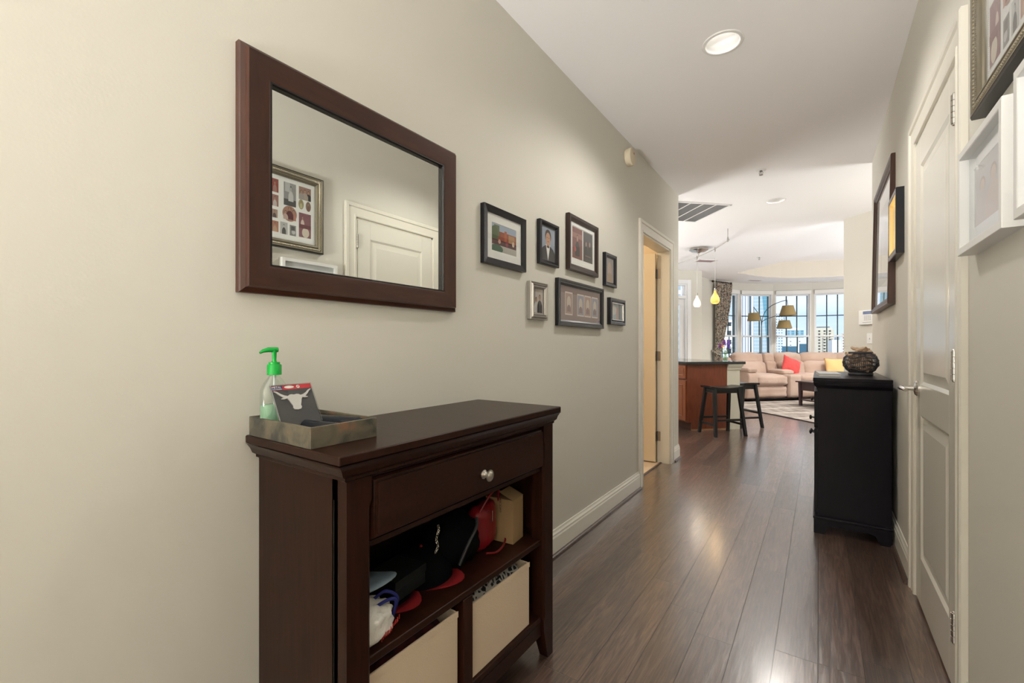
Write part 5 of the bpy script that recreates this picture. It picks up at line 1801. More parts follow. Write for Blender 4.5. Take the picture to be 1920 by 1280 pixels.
def prof_r(z):
    for i in range(len(pc) - 1):
        if pc[i].y <= z <= pc[i + 1].y + 1e-9 and pc[i + 1].y > pc[i].y:
            f = (z - pc[i].y) / (pc[i + 1].y - pc[i].y)
            return pc[i].x + (pc[i + 1].x - pc[i].x) * f
    return pc[-1].x


b = MB()
for k in range(56):
    a = 2 * PI * k / 56
    b.tube([((p.x) * math.cos(a), (p.x) * math.sin(a), p.y) for p in pc[3:]], 0.0017, 4)
b.build('wire_ribs', M_WIRE, bw)
b = MB()
for j in range(4):
    zz0 = 0.034 + j * 0.027
    pts = []
    for k in range(49):
        a = 2 * PI * k / 48
        z = zz0 + 0.008 * math.sin(5 * a + j * 0.9)
        r = prof_r(z) + 0.001
        pts.append((r * math.cos(a), r * math.sin(a), z))
    b.tube(pts, 0.0042 if j % 2 else 0.0032, 6, caps=False)
b.build('woven_bands', M_WIRE, bw)
b = MB(); b.lathe([(0.060, 0.0), (0.066, 0.003), (0.066, 0.010), (0.060, 0.018), (0.058, 0.024)], seg=32)
b.lathe([(0.060, 0.136), (0.065, 0.142), (0.065, 0.147), (0.060, 0.150), (0.056, 0.146)], seg=32, caps=False)
b.build('rim_and_foot', M_WIRE, bw, smooth=True)
M_CHIP = mat('pale wood chip', (0.66, 0.48, 0.33), 0.85, vary=(20, (0.46, 0.30, 0.20), 1), bump=(40, 0.5, 0.004))
rnd = random.Random(11)
for k in range(16):
    t = thing('wood_chip', 'pale brown wood chips and bark pieces heaped in the woven bowl', 'wood chip', (0, 0, 0), group='wood chips in the woven bowl')
    a = rnd.uniform(0, 2 * PI)
    lvl = k // 6
    rr = (0.055, 0.035, 0.02)[min(lvl, 2)] * rnd.uniform(0.3, 1)
    zz = dz + (0.132, 0.150, 0.166)[min(lvl, 2)]
    t.location = (0.218 + rr * math.cos(a), 3.66 + rr * math.sin(a), zz)
    t.rotation_euler = (rnd.uniform(-.3, .3), rnd.uniform(-.3, .3), rnd.uniform(0, PI))
    b = MB(); b.rbox(0, 0, 0, rnd.uniform(.05, .075), rnd.uniform(.02, .03), rnd.uniform(.014, .022), 0.007, 5, wob=0.0025, seed=k)
    b.build('chip', M_CHIP, t, smooth=True, angle=180)
# chips lower down inside the bowl, glimpsed through the weave
for k in range(22):
    t = thing('wood_chip', 'pale wood chips glimpsed through the weave of the bowl', 'wood chip', (0, 0, 0), group='wood chips inside the woven bowl')
    a = k * 2.39996
    t.location = (0.218 + 0.048 * math.cos(a), 3.66 + 0.055 * math.sin(a), dz + 0.030 + 0.0045 * k)
    t.rotation_euler = (rnd.uniform(-.5, .5), rnd.uniform(-.5, .5), a + PI / 2)
    b = MB(); b.rbox(0, 0, 0, 0.07, 0.03, 0.02, 0.007, 4, wob=0.002, seed=k + 40)
    b.build('chip', M_CHIP, t, smooth=True, angle=180)

bk = thing('white_booklet', 'thin white booklet lying on the front corner of the black cabinet', 'book', (0.045, 3.52, dz), 0.06)
b = MB(); b.box(-0.055, 0.052, -0.16, 0.16, 0.0015, 0.014)
b.build('pages', mat('paper white', (0.75, 0.74, 0.72), 0.8), bk)
b = MB(); b.box(-0.057, 0.055, -0.163, 0.163, 0.014, 0.0155).box(-0.057, 0.055, -0.163, 0.163, 0, 0.0015)
b.build('cover', mat('pale grey cover', (0.62, 0.62, 0.62), 0.4), bk, bevel=0.0004)
# ------------------------------------------------------------------ kitchen peninsula (living frame: x = s, y = t)
pn = thing('peninsula_cabinet', 'cherry wood kitchen peninsula cabinet with end panel facing the hallway', 'cabinet', ST(3.28, 5.29), A45)
b = MB()
Mxz = Matrix(((1, 0, 0, 0), (0, 0, -1, 0), (0, 1, 0, 0), (0, 0, 0, 1)))
b.prism([(0.06, 0.0), (0.575, 0.0), (0.575, 0.868), (0.0, 0.868), (0.0, 0.105), (0.06, 0.105)], -0.018, 0.0, Mxz)
b.build('end_panel', M_CHERRY, pn)
MB().box(0.0, 0.575, 0.019, 1.9, 0.105, 0.868).build('carcass', M_CHERRY, pn)
MB().box(0.06, 0.575, 0.02, 1.9, 0.0, 0.105).build('toe_kick', mat('dark cherry toe kick', (0.06, 0.02, 0.012), 0.6), pn)
MB().box(0.052, 0.575, -0.006, 0.0, 0.0, 0.018).build('scribe_molding', mat('tan scribe molding', (0.36, 0.20, 0.11), 0.5), pn)
M_CH2 = wood_mat('cherry door wood', (0.22, 0.065, 0.026), (0.32, 0.10, 0.042), 0.3, (8, 8, 1), 5)
for k in range(4):
    y0 = 0.022 + k * 0.46
    for z0, z1, nm in ((0.125, 0.655, 'cabinet_door'), (0.680, 0.855, 'drawer')):
        b = MB()
        b.box(-0.020, -0.001, y0, y0 + 0.44, z0, z1)
        # raised panel moulding, facing -x
        def sw(prof):
            loops = [[(-y, y0 + d, z0 + d), (-y, y0 + 0.44 - d, z0 + d), (-y, y0 + 0.44 - d, z1 - d), (-y, y0 + d, z1 - d)] for d, y in prof]
            b.add([p for lp in loops for p in lp], [(i * 4 + q, i * 4 + (q + 1) % 4, (i + 1) * 4 + (q + 1) % 4, (i + 1) * 4 + q) for i in range(len(prof) - 1) for q in range(4)])
        e_ = 0.055 if nm == 'cabinet_door' else 0.035
        sw([(e_, 0.0205), (e_ + 0.006, 0.027), (e_ + 0.012, 0.0225), (e_ + 0.03, 0.0225)])
        b.build(nm, M_CH2, pn, bevel=0.002)

hw = MB(); hw.box(0, 0.19, 0.0, 2.0, 0, 0.868)
hwo = hw.build('wall_half', mat('cream half wall paint', (0.62, 0.60, 0.50), 0.6), loc=ST(3.858, 5.29), rot=(0, 0, A45))
struct(hwo, 'cream half wall at the end of the kitchen peninsula')
b = MB()
pr = [(0.0, 0.790), (0.010, 0.795), (0.012, 0.815), (0.030, 0.850), (0.034, 0.868)]
loops = [[(0, -d, z), (0.19 + d, -d, z), (0.19 + d, 2.0, z)] for d, z in pr]
b.add([p for lp in loops for p in lp], [(i * 3 + k, i * 3 + k + 1, i * 3 + k + 4, i * 3 + k + 3) for i in range(len(pr) - 1) for k in range(2)])
struct(b.build('trim_4', mat('cream half wall paint', (0.62, 0.60, 0.50), 0.6), smooth=True, angle=20, loc=ST(3.858, 5.29), rot=(0, 0, A45)), 'crown molding under the counter end')

ct = thing('countertop', 'polished black granite countertop over the peninsula', 'countertop', ST(3.25, 5.255, 0.868), A45)
MB().box(0, 0.86, 0, 2.05, 0, 0.036).build('granite_slab', mat('black granite', (0.012, 0.014, 0.015), 0.10, vary=(160, (0.05, 0.055, 0.055), 1)), ct, bevel=0.004)
CTZ = 0.904

# vase with flowers on the counter
vx, vy, _ = ST(3.935, 5.435)
vs_ = thing('glass_vase', 'small clear glass vase of water on the counter', 'vase', (vx, vy, CTZ))
b = MB(); b.lathe([(0.022, 0.0), (0.030, 0.004), (0.034, 0.03), (0.028, 0.08), (0.026, 0.10), (0.034, 0.13)], seg=28, caps=False)
b.build('vase_glass', glass_mat('vase glass', (0.85, 0.93, 0.90), refl=0.12), vs_, smooth=True)
b = MB(); b.lathe([(0.0005, 0.003), (0.027, 0.005), (0.031, 0.03), (0.026, 0.075), (0.0005, 0.075)], seg=24, caps=False)
b.build('water', glass_mat('vase water', (0.80, 0.90, 0.84), refl=0.04), vs_, smooth=True)
M_STEM = mat('green stem', (0.12, 0.26, 0.04), 0.6)


def flower(name, label, group, dx, dy, z, col, kind, seed):
    t = thing(name, label, 'flower', (vx, vy, CTZ + 0.006), group=group)
    rnd = random.Random(seed)
    b = MB(); b.tube([(-dx * 0.25, -dy * 0.25, 0), (dx * 0.2, dy * 0.2, 0.10), (dx * 0.8, dy * 0.8, z - 0.03), (dx, dy, z)], 0.0022, 6)
    b.build('stem', M_STEM, t)
    m = mat('petal %s' % str(col), col, 0.6)
    b = MB()
    if kind == 'spike':
        for k in range(16):
            zz = z - 0.02 + k * 0.0045
            a = k * 2.4
            r = 0.016 * (1 - k / 22)
            M = Matrix.Translation((dx + r * math.cos(a), dy + r * math.sin(a), zz)) @ Matrix.Rotation(a, 4, 'Z')
            b.lathe([(0.0005, -0.008), (0.009, -0.002), (0.011, 0.004), (0.004, 0.008)], seg=6, M=M)
    elif kind == 'daisy':
        for k in range(18):
            a = 2 * PI * k / 18
            M = Matrix.Translation((dx, dy, z)) @ Matrix.Rotation(0.5, 4, 'X') @ Matrix.Rotation(a, 4, 'Z')
            b.add([M @ Vector(p) for p in [(0, -0.003, 0), (0.014, -0.006, 0.004), (0.026, 0, 0.002), (0.014, 0.006, 0.004), (0, 0.003, 0), (0.012, 0, 0.010)]], [(0, 1, 5), (1, 2, 5), (2, 3, 5), (3, 4, 5)])
        b.lathe([(0.0005, 0.014), (0.010, 0.011), (0.013, 0.004), (0.010, 0)], (dx, dy, z), 12)
    else:
        for k in range(26):
            p = Vector((dx, dy, z)) + Vector((rnd.uniform(-.05, .05), rnd.uniform(-.03, .03), rnd.uniform(-.07, .05)))
            a = rnd.uniform(0, 6)
            M = Matrix.Translation(p) @ Matrix.Rotation(a, 4, 'Z') @ Matrix.Rotation(rnd.uniform(-.8, .8), 4, 'X')
            b.add([M @ Vector(q) for q in [(-0.012, 0, 0), (0, -0.006, 0.003), (0.012, 0, 0), (0, 0.006, 0.003)]], [(0, 1, 2, 3)])
            b.tube([(dx, dy, z - 0.03), tuple(p)], 0.0008, 4)
    b.build('leaves' if kind == 'leaf' else 'blossom', m, t, smooth=False)
    b = MB()
    for k in range(3):
        zz = 0.09 + 0.03 * k
        f = zz / z
        a = rnd.uniform(0, 6)
        b.add([(dx * f * .7, dy * f * .7, zz), (dx * f * .7 + 0.02 * math.cos(a), dy * f * .7 + 0.02 * math.sin(a), zz + 0.018), (dx * f * .7 + 0.035 * math.cos(a), dy * f * .7 + 0.035 * math.sin(a), zz + 0.02), (dx * f * .7 + 0.02 * math.cos(a + .4), dy * f * .7 + 0.02 * math.sin(a + .4), zz + 0.010)], [(0, 1, 2, 3)])
    b.build('leaf', M_STEM, t)


CA, SA = math.cos(YAW), math.sin(YAW)
def scr(a):     # metres to the right as seen from the hallway, as a plan offset
    return a * CA, a * SA
GAP = 0
PUR = (0.20, 0.06, 0.42)
for k, (a, z, col, kd, lab) in enumerate(((-0.072, 0.190, (0.24, 0.09, 0.30), 'spike', 'mauve flower spike at the left of the vase'),
                                          (-0.022, 0.235, (0.26, 0.07, 0.38), 'spike', 'tall purple flower spike above the orange daisy'),
                                          (0.030, 0.235, (0.25, 0.14, 0.55), 'spike', 'violet blue flower spike right of the centre of the bouquet'),
                                          (0.040, 0.180, (0.15, 0.10, 0.52), 'spike', 'low blue flower spike beside the dark leafy sprig'),
                                          (-0.028, 0.195, (0.90, 0.36, 0.01), 'daisy', 'orange daisy at the front of the bouquet'),
                                          (0.085, 0.200, (0.010, 0.018, 0.010), 'leaf', 'dark leafy sprig at the right of the bouquet'))):
    dx, dy = scr(a)
    flower('flower' if kd != 'leaf' else 'leafy_sprig', lab, None, dx + 0.01 * math.sin(k), dy, z, col, kd, k)


# ------------------------------------------------------------------ bar stools
def make_stool(label, s, t):
    r = thing('bar_stool', label, 'stool', ST(s, t), A45, 'black saddle-seat counter stools')
    H = 0.615
    n1, n2 = 16, 8
    hx, hy = 0.222, 0.122
    vs, fs = [], []
    for side, dz_ in ((0, 0), (1, -0.032)):
        for i in range(n1 + 1):
            for j in range(n2 + 1):
                u, v = i / n1 * 2 - 1, j / n2 * 2 - 1
                z = H - 0.020 * (1 - u * u) + (-0.004 * v * v) + dz_ * (1.0 if side == 0 else (0.75 + 0.25 * (1 - abs(u))))
                e = 1.0 if side == 0 else 0.985
                vs.append((u * hx * e, v * hy * e * (1 - 0.03 * u * u), z))
    o = (n1 + 1) * (n2 + 1)
    ix = lambda i, j, s_: s_ * o + i * (n2 + 1) + j
    for i in range(n1):
        for j in range(n2):
            fs.append((ix(i, j, 0), ix(i + 1, j, 0), ix(i + 1, j + 1, 0), ix(i, j + 1, 0)))
            fs.append((ix(i, j, 1), ix(i, j + 1, 1), ix(i + 1, j + 1, 1), ix(i + 1, j, 1)))
    for i in range(n1):
        for j in (0, n2):
            fs.append((ix(i, j, 0), ix(i + 1, j, 0), ix(i + 1, j, 1), ix(i, j, 1)))
    for j in range(n2):
        for i in (0, n1):
            fs.append((ix(i, j, 0), ix(i, j + 1, 0), ix(i, j + 1, 1), ix(i, j, 1)))
    MB().add(vs, fs).build('seat', M_STOOL, r, smooth=True, angle=50)
    bx_, by, tx, ty_ = 0.205, 0.168, 0.165, 0.090
    g = 0.017

    def P(sx, sy, z):
        f = z / 0.575
        return (sx * (bx_ + (tx - bx_) * f), sy * (by + (ty_ - by) * f))
    for sx in (-1, 1):
        for sy in (-1, 1):
            b = MB()
            x0, y0 = P(sx, sy, 0); x1, y1 = P(sx, sy, 0.575)
            b.hexa([(x0 - g, y0 - g, 0), (x0 + g, y0 - g, 0), (x0 + g, y0 + g, 0), (x0 - g, y0 + g, 0)],
                   [(x1 - g * 1.15, y1 - g * 1.15, 0.578), (x1 + g * 1.15, y1 - g * 1.15, 0.578), (x1 + g * 1.15, y1 + g * 1.15, 0.578), (x1 - g * 1.15, y1 + g * 1.15, 0.578)])
            b.build('leg', M_STOOL, r, bevel=0.003)
    for sy in (-1, 1):          # aprons under the seat and long rungs
        xa, ya = P(-1, sy, 0.55); xb, yb = P(1, sy, 0.55)
        MB().box(xa, xb, ya - 0.008, ya + 0.008, 0.525, 0.575).build('apron', M_STOOL, r)
        xa, ya = P(-1, sy, 0.20); xb, yb = P(1, sy, 0.20)
        MB().box(xa, xb, ya - 0.008, ya + 0.008, 0.185, 0.212).build('stretcher', M_STOOL, r, bevel=0.002)
    for sx in (-1, 1):
        xa, ya = P(sx, -1, 0.55)
        MB().box(xa - 0.008, xa + 0.008, -ya * -1 if ya < 0 and False else -abs(ya), abs(ya), 0.525, 0.575).build('apron', M_STOOL, r)
        xa, ya = P(sx, -1, 0.14)
        MB().box(xa - 0.008, xa + 0.008, -abs(ya), abs(ya), 0.125, 0.152).build('stretcher', M_STOOL, r, bevel=0.002)
    return r


st1 = make_stool('black saddle-seat stool in front of the cherry end panel', 3.588, 5.020)
st2 = dup(st1, ST(4.24, 5.52), A45 + PI / 2, 'black saddle-seat stool partly hidden behind the half wall end')

# ------------------------------------------------------------------ rug
M_RUG = mat('grey beige striped rug', (0.30, 0.26, 0.235), 0.95, bump=(80, 0.6, 0.004), spec=0.05)
nn, ll = M_RUG.node_tree.nodes, M_RUG.node_tree.links
tcx = nn.new('ShaderNodeTexCoord'); mpx = nn.new('ShaderNodeMapping'); mpx.inputs['Scale'].default_value = (9, 1.1, 1)
t1 = nn.new('ShaderNodeTexNoise'); t1.inputs['Scale'].default_value = 2.6; t1.inputs['Detail'].default_value = 3
r1 = nn.new('ShaderNodeValToRGB'); r1.color_ramp.elements[0].position = 0.42; r1.color_ramp.elements[0].color = (0.22, 0.185, 0.168, 1)
r1.color_ramp.elements[1].position = 0.58; r1.color_ramp.elements[1].color = (0.40, 0.36, 0.325, 1)
ll.new(tcx.outputs['Object'], mpx.inputs[0]); ll.new(mpx.outputs[0], t1.inputs[0]); ll.new(t1.outputs[0], r1.inputs[0])
wv = nn.new('ShaderNodeTexWave'); wv.wave_type = 'BANDS'; wv.bands_direction = 'Y'; wv.inputs['Scale'].default_value = 0.62; wv.inputs['Distortion'].default_value = 1.2
r2 = nn.new('ShaderNodeValToRGB'); r2.color_ramp.elements[0].position = 0.90; r2.color_ramp.elements[0].color = (0, 0, 0, 1); r2.color_ramp.elements[1].position = 0.97
mxx = nn.new('ShaderNodeMix'); mxx.data_type = 'RGBA'; mxx.inputs[7].default_value = (0.50, 0.44, 0.38, 1)
ll.new(tcx.outputs['Object'], wv.inputs[0]); ll.new(wv.outputs[0], r2.inputs[0]); ll.new(r2.outputs[0], mxx.inputs[0]); ll.new(r1.outputs[0], mxx.inputs[6])
ll.new(mxx.outputs[2], nn['Principled BSDF'].inputs['Base Color'])
rg = thing('area_rug', 'grey beige area rug with broken stripes under the coffee table', 'rug', ST(5.40, 4.60), A45)
MB().box(0.015, 2.7, 0.0, 3.2, 0.001, 0.014).build('pile', M_RUG, rg, bevel=0.003)
MB().box(0.0, 0.015, 0.0, 3.2, 0.001, 0.013).build('dark_binding', mat('dark rug binding', (0.07, 0.055, 0.05), 0.9), rg, bevel=0.003)

# ------------------------------------------------------------------ sofa  (u along s, v along t)
M_SOFA = mat('beige microfibre', (0.44, 0.315, 0.25), 0.85, bump=(7, 0.35, 0.02), sheen=0.3, spec=0.15, vary=(2.2, (0.52, 0.39, 0.325), 1))
M_SOFD = mat('dark sofa base', (0.012, 0.013, 0.018), 0.6)
S0, T0 = 6.44, 7.92
so = thing('sectional_sofa', 'long beige microfibre reclining sectional sofa under the bay windows', 'sofa', ST(S0, T0), A45)


def cush(name, cx, cy, cz, w, d, h, r, bulge=(0, 0, 0), M=None, n=8, wob=0.004, seed=0, parent=so):
    b = MB(); b.rbox(cx, cy, cz, w, d, h, r, n, bulge, M, wob, seed)
    return b.build(name, M_SOFA, parent, smooth=True, angle=180)


def tiltx(cx, cy, cz, a):
    return Matrix.Translation((cx, cy, cz)) @ Matrix.Rotation(a, 4, 'X') @ Matrix.Translation((-cx, -cy, -cz))


def seat_unit(u0, u1, seed):
    um, w = (u0 + u1) / 2, u1 - u0
    cush('footrest', um, 0.09, 0.175, w - 0.01, 0.16, 0.25, 0.06, (0, 0.02, 0), seed=seed, wob=0.005)
    cush('seat_cushion', um, 0.30, 0.405, w - 0.004, 0.66, 0.23, 0.085, (0, 0.02, 0.03), seed=seed + 1, wob=0.005)
    cush('back_cushion', um, 0.66, 0.60, w - 0.006, 0.24, 0.38, 0.09, (0, 0.02, 0), M=tiltx(um, 0.66, 0.45, -0.20), seed=seed + 2)
    cush('headrest_cushion', um, 0.76, 0.83, w - 0.004, 0.22, 0.27, 0.095, (0, 0.02, 0.015), M=tiltx(um, 0.76, 0.7, -0.18), seed=seed + 3, wob=0.006)
    for k in range(9):      # gathered pleats on the cushion front
        x = um - 0.15 + 0.04 * k
        b = MB(); b.tube([(x - 0.015, -0.043, 0.375), (x, -0.046, 0.40), (x + 0.012, -0.038, 0.435)], lambda t: 0.005 * math.sin(PI * t) + 0.001, 6)
        b.build('pleat', M_SOFA, so, smooth=True)
    MB().box(u0 + 0.03, u1 - 0.03, 0.06, 0.85, 0.02, 0.10).build('base', M_SOFD, so)


seat_unit(0.0, 0.74, 1)
# left arm
b = MB()
arm = crom([Vector(p) for p in [(-0.02, 0.05), (-0.055, 0.30), (-0.06, 0.52), (0.02, 0.60), (0.20, 0.63), (0.50, 0.62), (0.85, 0.60), (0.90, 0.35), (0.88, 0.05)]], 5)
prf = [(p.x, p.y) for p in arm]
Myz = Matrix(((0, 0, 1, 0), (1, 0, 0, 0), (0, 1, 0, 0), (0, 0, 0, 1)))
b.prism(prf, -0.235, -0.005, Myz)
ao = b.build('armrest', M_SOFA, so, bevel=0.035, bseg=4)
b = MB(); b.rbox(-0.12, 0.35, 0.625, 0.25, 0.80, 0.10, 0.045, 8, (0.005, 0, 0.012), wob=0.003, seed=21)
b.build('arm_pad', M_SOFA, so, smooth=True, angle=180)
cush('outer_back', -0.12, 0.80, 0.62, 0.22, 0.20, 0.50, 0.07, seed=31)
# storage console between the seats
cush('console_box', 0.885, 0.30, 0.29, 0.28, 0.66, 0.47, 0.035, seed=41, wob=0.002)
cush('console_lid', 0.885, 0.40, 0.565, 0.27, 0.50, 0.10, 0.045, (0, 0, 0.01), seed=42, wob=0.002)
cush('console_back', 0.885, 0.67, 0.66, 0.28, 0.22, 0.26, 0.07, M=tiltx(0.885, 0.67, 0.5, -0.2), seed=43)
cush('console_headrest', 0.885, 0.755, 0.84, 0.28, 0.20, 0.24, 0.07, M=tiltx(0.885, 0.76, 0.7, -0.18), seed=44)
MB().box(-0.20, 1.02, 0.08, 0.85, 0.02, 0.10).build('base', M_SOFD, so)
seat_unit(1.03, 1.72, 60)
# curved corner unit, turned toward the viewer, and the return
def tilt_unit(px, py, ang, w, seed, dpth=0.7):
    Mw = Matrix.Translation((px, py, 0)) @ Matrix.Rotation(ang, 4, 'Z')
    def c2(name, cx, cy, cz, ww, d, h, r, bulge, tl, sd):
        M = Mw @ tiltx(cx, cy, cz, tl)
        cush(name, cx, cy, cz, ww, d, h, r, bulge, M, seed=sd)
    c2('seat_cushion', w / 2, 0.30, 0.35, w, 0.66, 0.34, 0.08, (0, 0.02, 0.03), 0, seed)
    c2('back_cushion', w / 2, 0.66, 0.60, w, 0.24, 0.38, 0.09, (0, 0.02, 0), -0.20, seed + 1)
    c2('headrest_cushion', w / 2, 0.78, 0.83, w + 0.06, 0.22, 0.27, 0.095, (0, 0.02, 0.012), -0.18, seed + 2)
    b = MB(); b.box(0.03, w - 0.03, 0.06, 0.85, 0.02, 0.18, Mw)
    b.build('base', M_SOFD, so)


ux, uy = 1.735, 0.86        # hinge points along the back of the sofa
for ang, w, sd in ((-0.26, 0.80, 80), (-0.75, 0.70, 90)):
    tilt_unit(ux - 0.86 * math.sin(-ang), uy - 0.86 * math.cos(ang), ang, w, sd)
    ux += w * math.cos(ang); uy += w * math.sin(ang)

M_CORAL = mat('coral red cushion cloth', (0.62, 0.055, 0.050), 0.7, bump=(14, 0.8, 0.02), sheen=0.3)


def throw_pillow(label, s, t, z, size, th, rot, m):
    p = thing('throw_pillow', label, 'pillow', ST(s, t, z), A45)
    n = 16
    vs, fs = [], []
    for sd in (1, -1):
        for i in range(n + 1):
            for j in range(n + 1):
                u, v = i / n * 2 - 1, j / n * 2 - 1
                e = max(0, (1 - u * u)) ** 0.55 * max(0, (1 - v * v)) ** 0.55
                k = 1 - 0.07 * (1 - v * v) * abs(u) ** 3
                k2 = 1 - 0.07 * (1 - u * u) * abs(v) ** 3
                vs.append((u * size / 2 * k, sd * th / 2 * e + 0.006 * math.sin(5 * u + 3 * v), v * size / 2 * k2))
    o = (n + 1) ** 2
    for sd in (0, 1):
        for i in range(n):
            for j in range(n):
                q = [sd * o + i * (n + 1) + j, sd * o + (i + 1) * (n + 1) + j, sd * o + (i + 1) * (n + 1) + j + 1, sd * o + i * (n + 1) + j + 1]
                fs.append(tuple(q))
    ob = MB().add(vs, fs).build('pillow_body', m, p, smooth=True, angle=180)
    bm = bmesh.new(); bm.from_mesh(ob.data); bmesh.ops.remove_doubles(bm, verts=bm.verts, dist=0.0006)
    bmesh.ops.recalc_face_normals(bm, faces=bm.faces); bm.to_mesh(ob.data); bm.free()
    ob.rotation_euler = rot
    return p


throw_pillow('coral red square throw pillow leaning on the beige sofa console', S0 + 1.13, T0 + 0.36, 0.690, 0.40, 0.15, (-0.45, 0.42, -0.25), M_CORAL)
throw_pillow('pale yellow throw pillow at the right part of the sofa', S0 + 2.10, T0 + 0.22, 0.665, 0.40, 0.13, (-0.45, 0.03, -0.45), mat('pale yellow cloth', (0.72, 0.47, 0.20), 0.8, bump=(12, 0.4, 0.01)))

# ------------------------------------------------------------------ coffee table
tb = thing('coffee_table', 'dark wooden coffee table on the rug, half hidden by the black cabinet', 'coffee table', ST(6.67, 7.14), A45)
M_CT = wood_mat('dark plum wood', (0.030, 0.014, 0.016), (0.055, 0.028, 0.030), 0.3, (8, 1, 8), 5)
z0 = 0.014
MB().box(-0.03, 0.63, -1.15, 0.03, 0.445, 0.468).build('table_top', M_CT, tb, bevel=0.003)
MB().box(0.01, 0.59, -1.09, -0.03, 0.30, 0.445).build('apron', M_CT, tb)
MB().box(0.01, 0.59, -1.09, -0.03, 0.115, 0.135).build('shelf', M_CT, tb, bevel=0.002)
for x in (0.025, 0.575):
    for y in (-0.035, -1.085):
        b = MB(); e1, e2 = 0.020, 0.028
        b.hexa([(x - e1, y - e1, z0), (x + e1, y - e1, z0), (x + e1, y + e1, z0), (x - e1, y + e1, z0)], [(x - e2, y - e2, 0.445), (x + e2, y - e2, 0.445), (x + e2, y + e2, 0.445), (x - e2, y + e2, 0.445)])
        b.build('leg', M_CT, tb)
dwr = MB().box(-0.002, 0.01, -0.85, -0.30, 0.315, 0.435).build('drawer', M_CT, tb, bevel=0.002)
b = MB(); b.lathe([(0.006, 0), (0.005, 0.012), (0.013, 0.018), (0.012, 0.026), (0.0005, 0.029)], seg=16, M=Matrix.Translation((-0.002, -0.57, 0.36)) @ Matrix.Rotation(-PI / 2, 4, 'Y'))
b.build('knob', M_CHROME, dwr, smooth=True)


# ------------------------------------------------------------------ arc floor lamp behind the sofa
def cam_pt(px, py, D):
    X = (px - 960) / F_PX * D
    return Vector((X * CA - D * SA, X * SA + D * CA, EYE + (HY - py) / F_PX * D))


LD = 10.08
base = cam_pt(1428, 700, LD); base.z = 0
al = thing('arc_floor_lamp', 'three-armed arc floor lamp with tan fabric shades behind the sofa', 'floor lamp', base, YAW)
M_LMET = mat('gunmetal', (0.06, 0.065, 0.07), 0.3, metal=0.8)
k_ = LD / F_PX
hx = lambda px: (px - 1428) * k_
hz = lambda py: EYE + (HY - py) * k_
b = MB(); b.lathe([(0.14, 0), (0.14, 0.02), (0.03, 0.035), (0.014, 0.06)], seg=32)
b.build('lamp_base', M_LMET, al, smooth=True, angle=40)
b = MB(); b.tube([(0, 0, 0.03), (0, 0, hz(613))], 0.013, 12)
b.build('pole', mat('grey pole', (0.20, 0.21, 0.22), 0.35, metal=0.6), al, smooth=True)
M_SHD = mat('tan linen shade', (0.27, 0.195, 0.085), 0.85, bump=(200, 0.3, 0.002))
arms = [([(1428, 613), (1428, 600), (1426, 590), (1421, 582), (1416.5, 574.5)], (1417, 586, 601, 8.6, 11.4), 0.08),
        ([(1428, 613), (1429, 598), (1434, 584), (1444, 574), (1458, 567), (1473, 562.5)], (1474.6, 573.2, 591.4, 9.0, 14.0), -0.05),
        ([(1428, 608), (1430, 603), (1436, 599), (1447, 595), (1458, 592), (1468, 591.6), (1475, 592)], (1475.6, 600, 615.5, 9.0, 13.1), 0.10)]
for pts, (sx, zt, zb, rt, rb), dy in arms:
    n_ = len(pts)
    P3 = crom([Vector((hx(p[0]), dy * i / (n_ - 1), hz(p[1]))) for i, p in enumerate(pts)], 6)
    b = MB(); b.tube(P3, 0.0075, 8)
    ar = b.build('arm', M_LMET, al, smooth=True)
    x, y = hx(sx), dy
    b = MB(); b.tube([tuple(P3[-1]), (x, y, hz(zt) + 0.02), (x, y, (hz(zt) + hz(zb)) / 2)], 0.005, 8)
    b.build('drop_rod', M_LMET, ar)
    b = MB(); b.lathe([(rb * k_, hz(zb)), (rt * k_, hz(zt)), (rt * k_ - 0.003, hz(zt)), (rb * k_ - 0.003, hz(zb)), (rb * k_, hz(zb))], (x, y, 0), 36, caps=False)
    b.build('lamp_shade', M_SHD, ar, smooth=True, angle=40)
    b = MB(); b.lathe([(0.0005, -0.03), (0.028, -0.01), (0.03, 0.01), (0.014, 0.045), (0.012, 0.06)], (x, y, (hz(zt) + hz(zb)) / 2 - 0.03), 14)
    b.build('bulb', M_WHITEP, ar, smooth=True)

# ------------------------------------------------------------------ curtain and rod at the left bay window
V0, V1 = Vector(BAY[0]), Vector(BAY[1])
dr_ = (V1 - V0).normalized()
inn = Vector((dr_.y, -dr_.x))       # into the room
ca = math.atan2(dr_.y, dr_.x)
co = V0 + inn * 0.10 + dr_ * (-0.10)
M_CUR = mat('floral curtain cloth', (0.40, 0.33, 0.26), 0.9)
nn, ll = M_CUR.node_tree.nodes, M_CUR.node_tree.links
tcx = nn.new('ShaderNodeTexCoord'); t1 = nn.new('ShaderNodeTexVoronoi'); t1.inputs['Scale'].default_value = 58
r1 = nn.new('ShaderNodeValToRGB'); r1.color_ramp.interpolation = 'CONSTANT'
e = r1.color_ramp.elements
e[0].position = 0; e[0].color = (0.50, 0.45, 0.37, 1); e[1].position = 0.42; e[1].color = (0.13, 0.115, 0.10, 1)
for p_, c_ in ((0.66, (0.30, 0.13, 0.10)), (0.74, (0.48, 0.43, 0.36)), (0.86, (0.10, 0.12, 0.11))):
    q = e.new(p_); q.color = (*c_, 1)
sepc = nn.new('ShaderNodeSeparateColor')
ll.new(tcx.outputs['Object'], t1.inputs['Vector']); ll.new(t1.outputs['Color'], sepc.inputs[0]); ll.new(sepc.outputs[0], r1.inputs[0])
ll.new(r1.outputs[0], nn['Principled BSDF'].inputs['Base Color'])
cu = thing('curtain', 'long floral patterned curtain tied back at the left bay window', 'curtain', (co.x, co.y, 0), ca)
W0 = 0.56
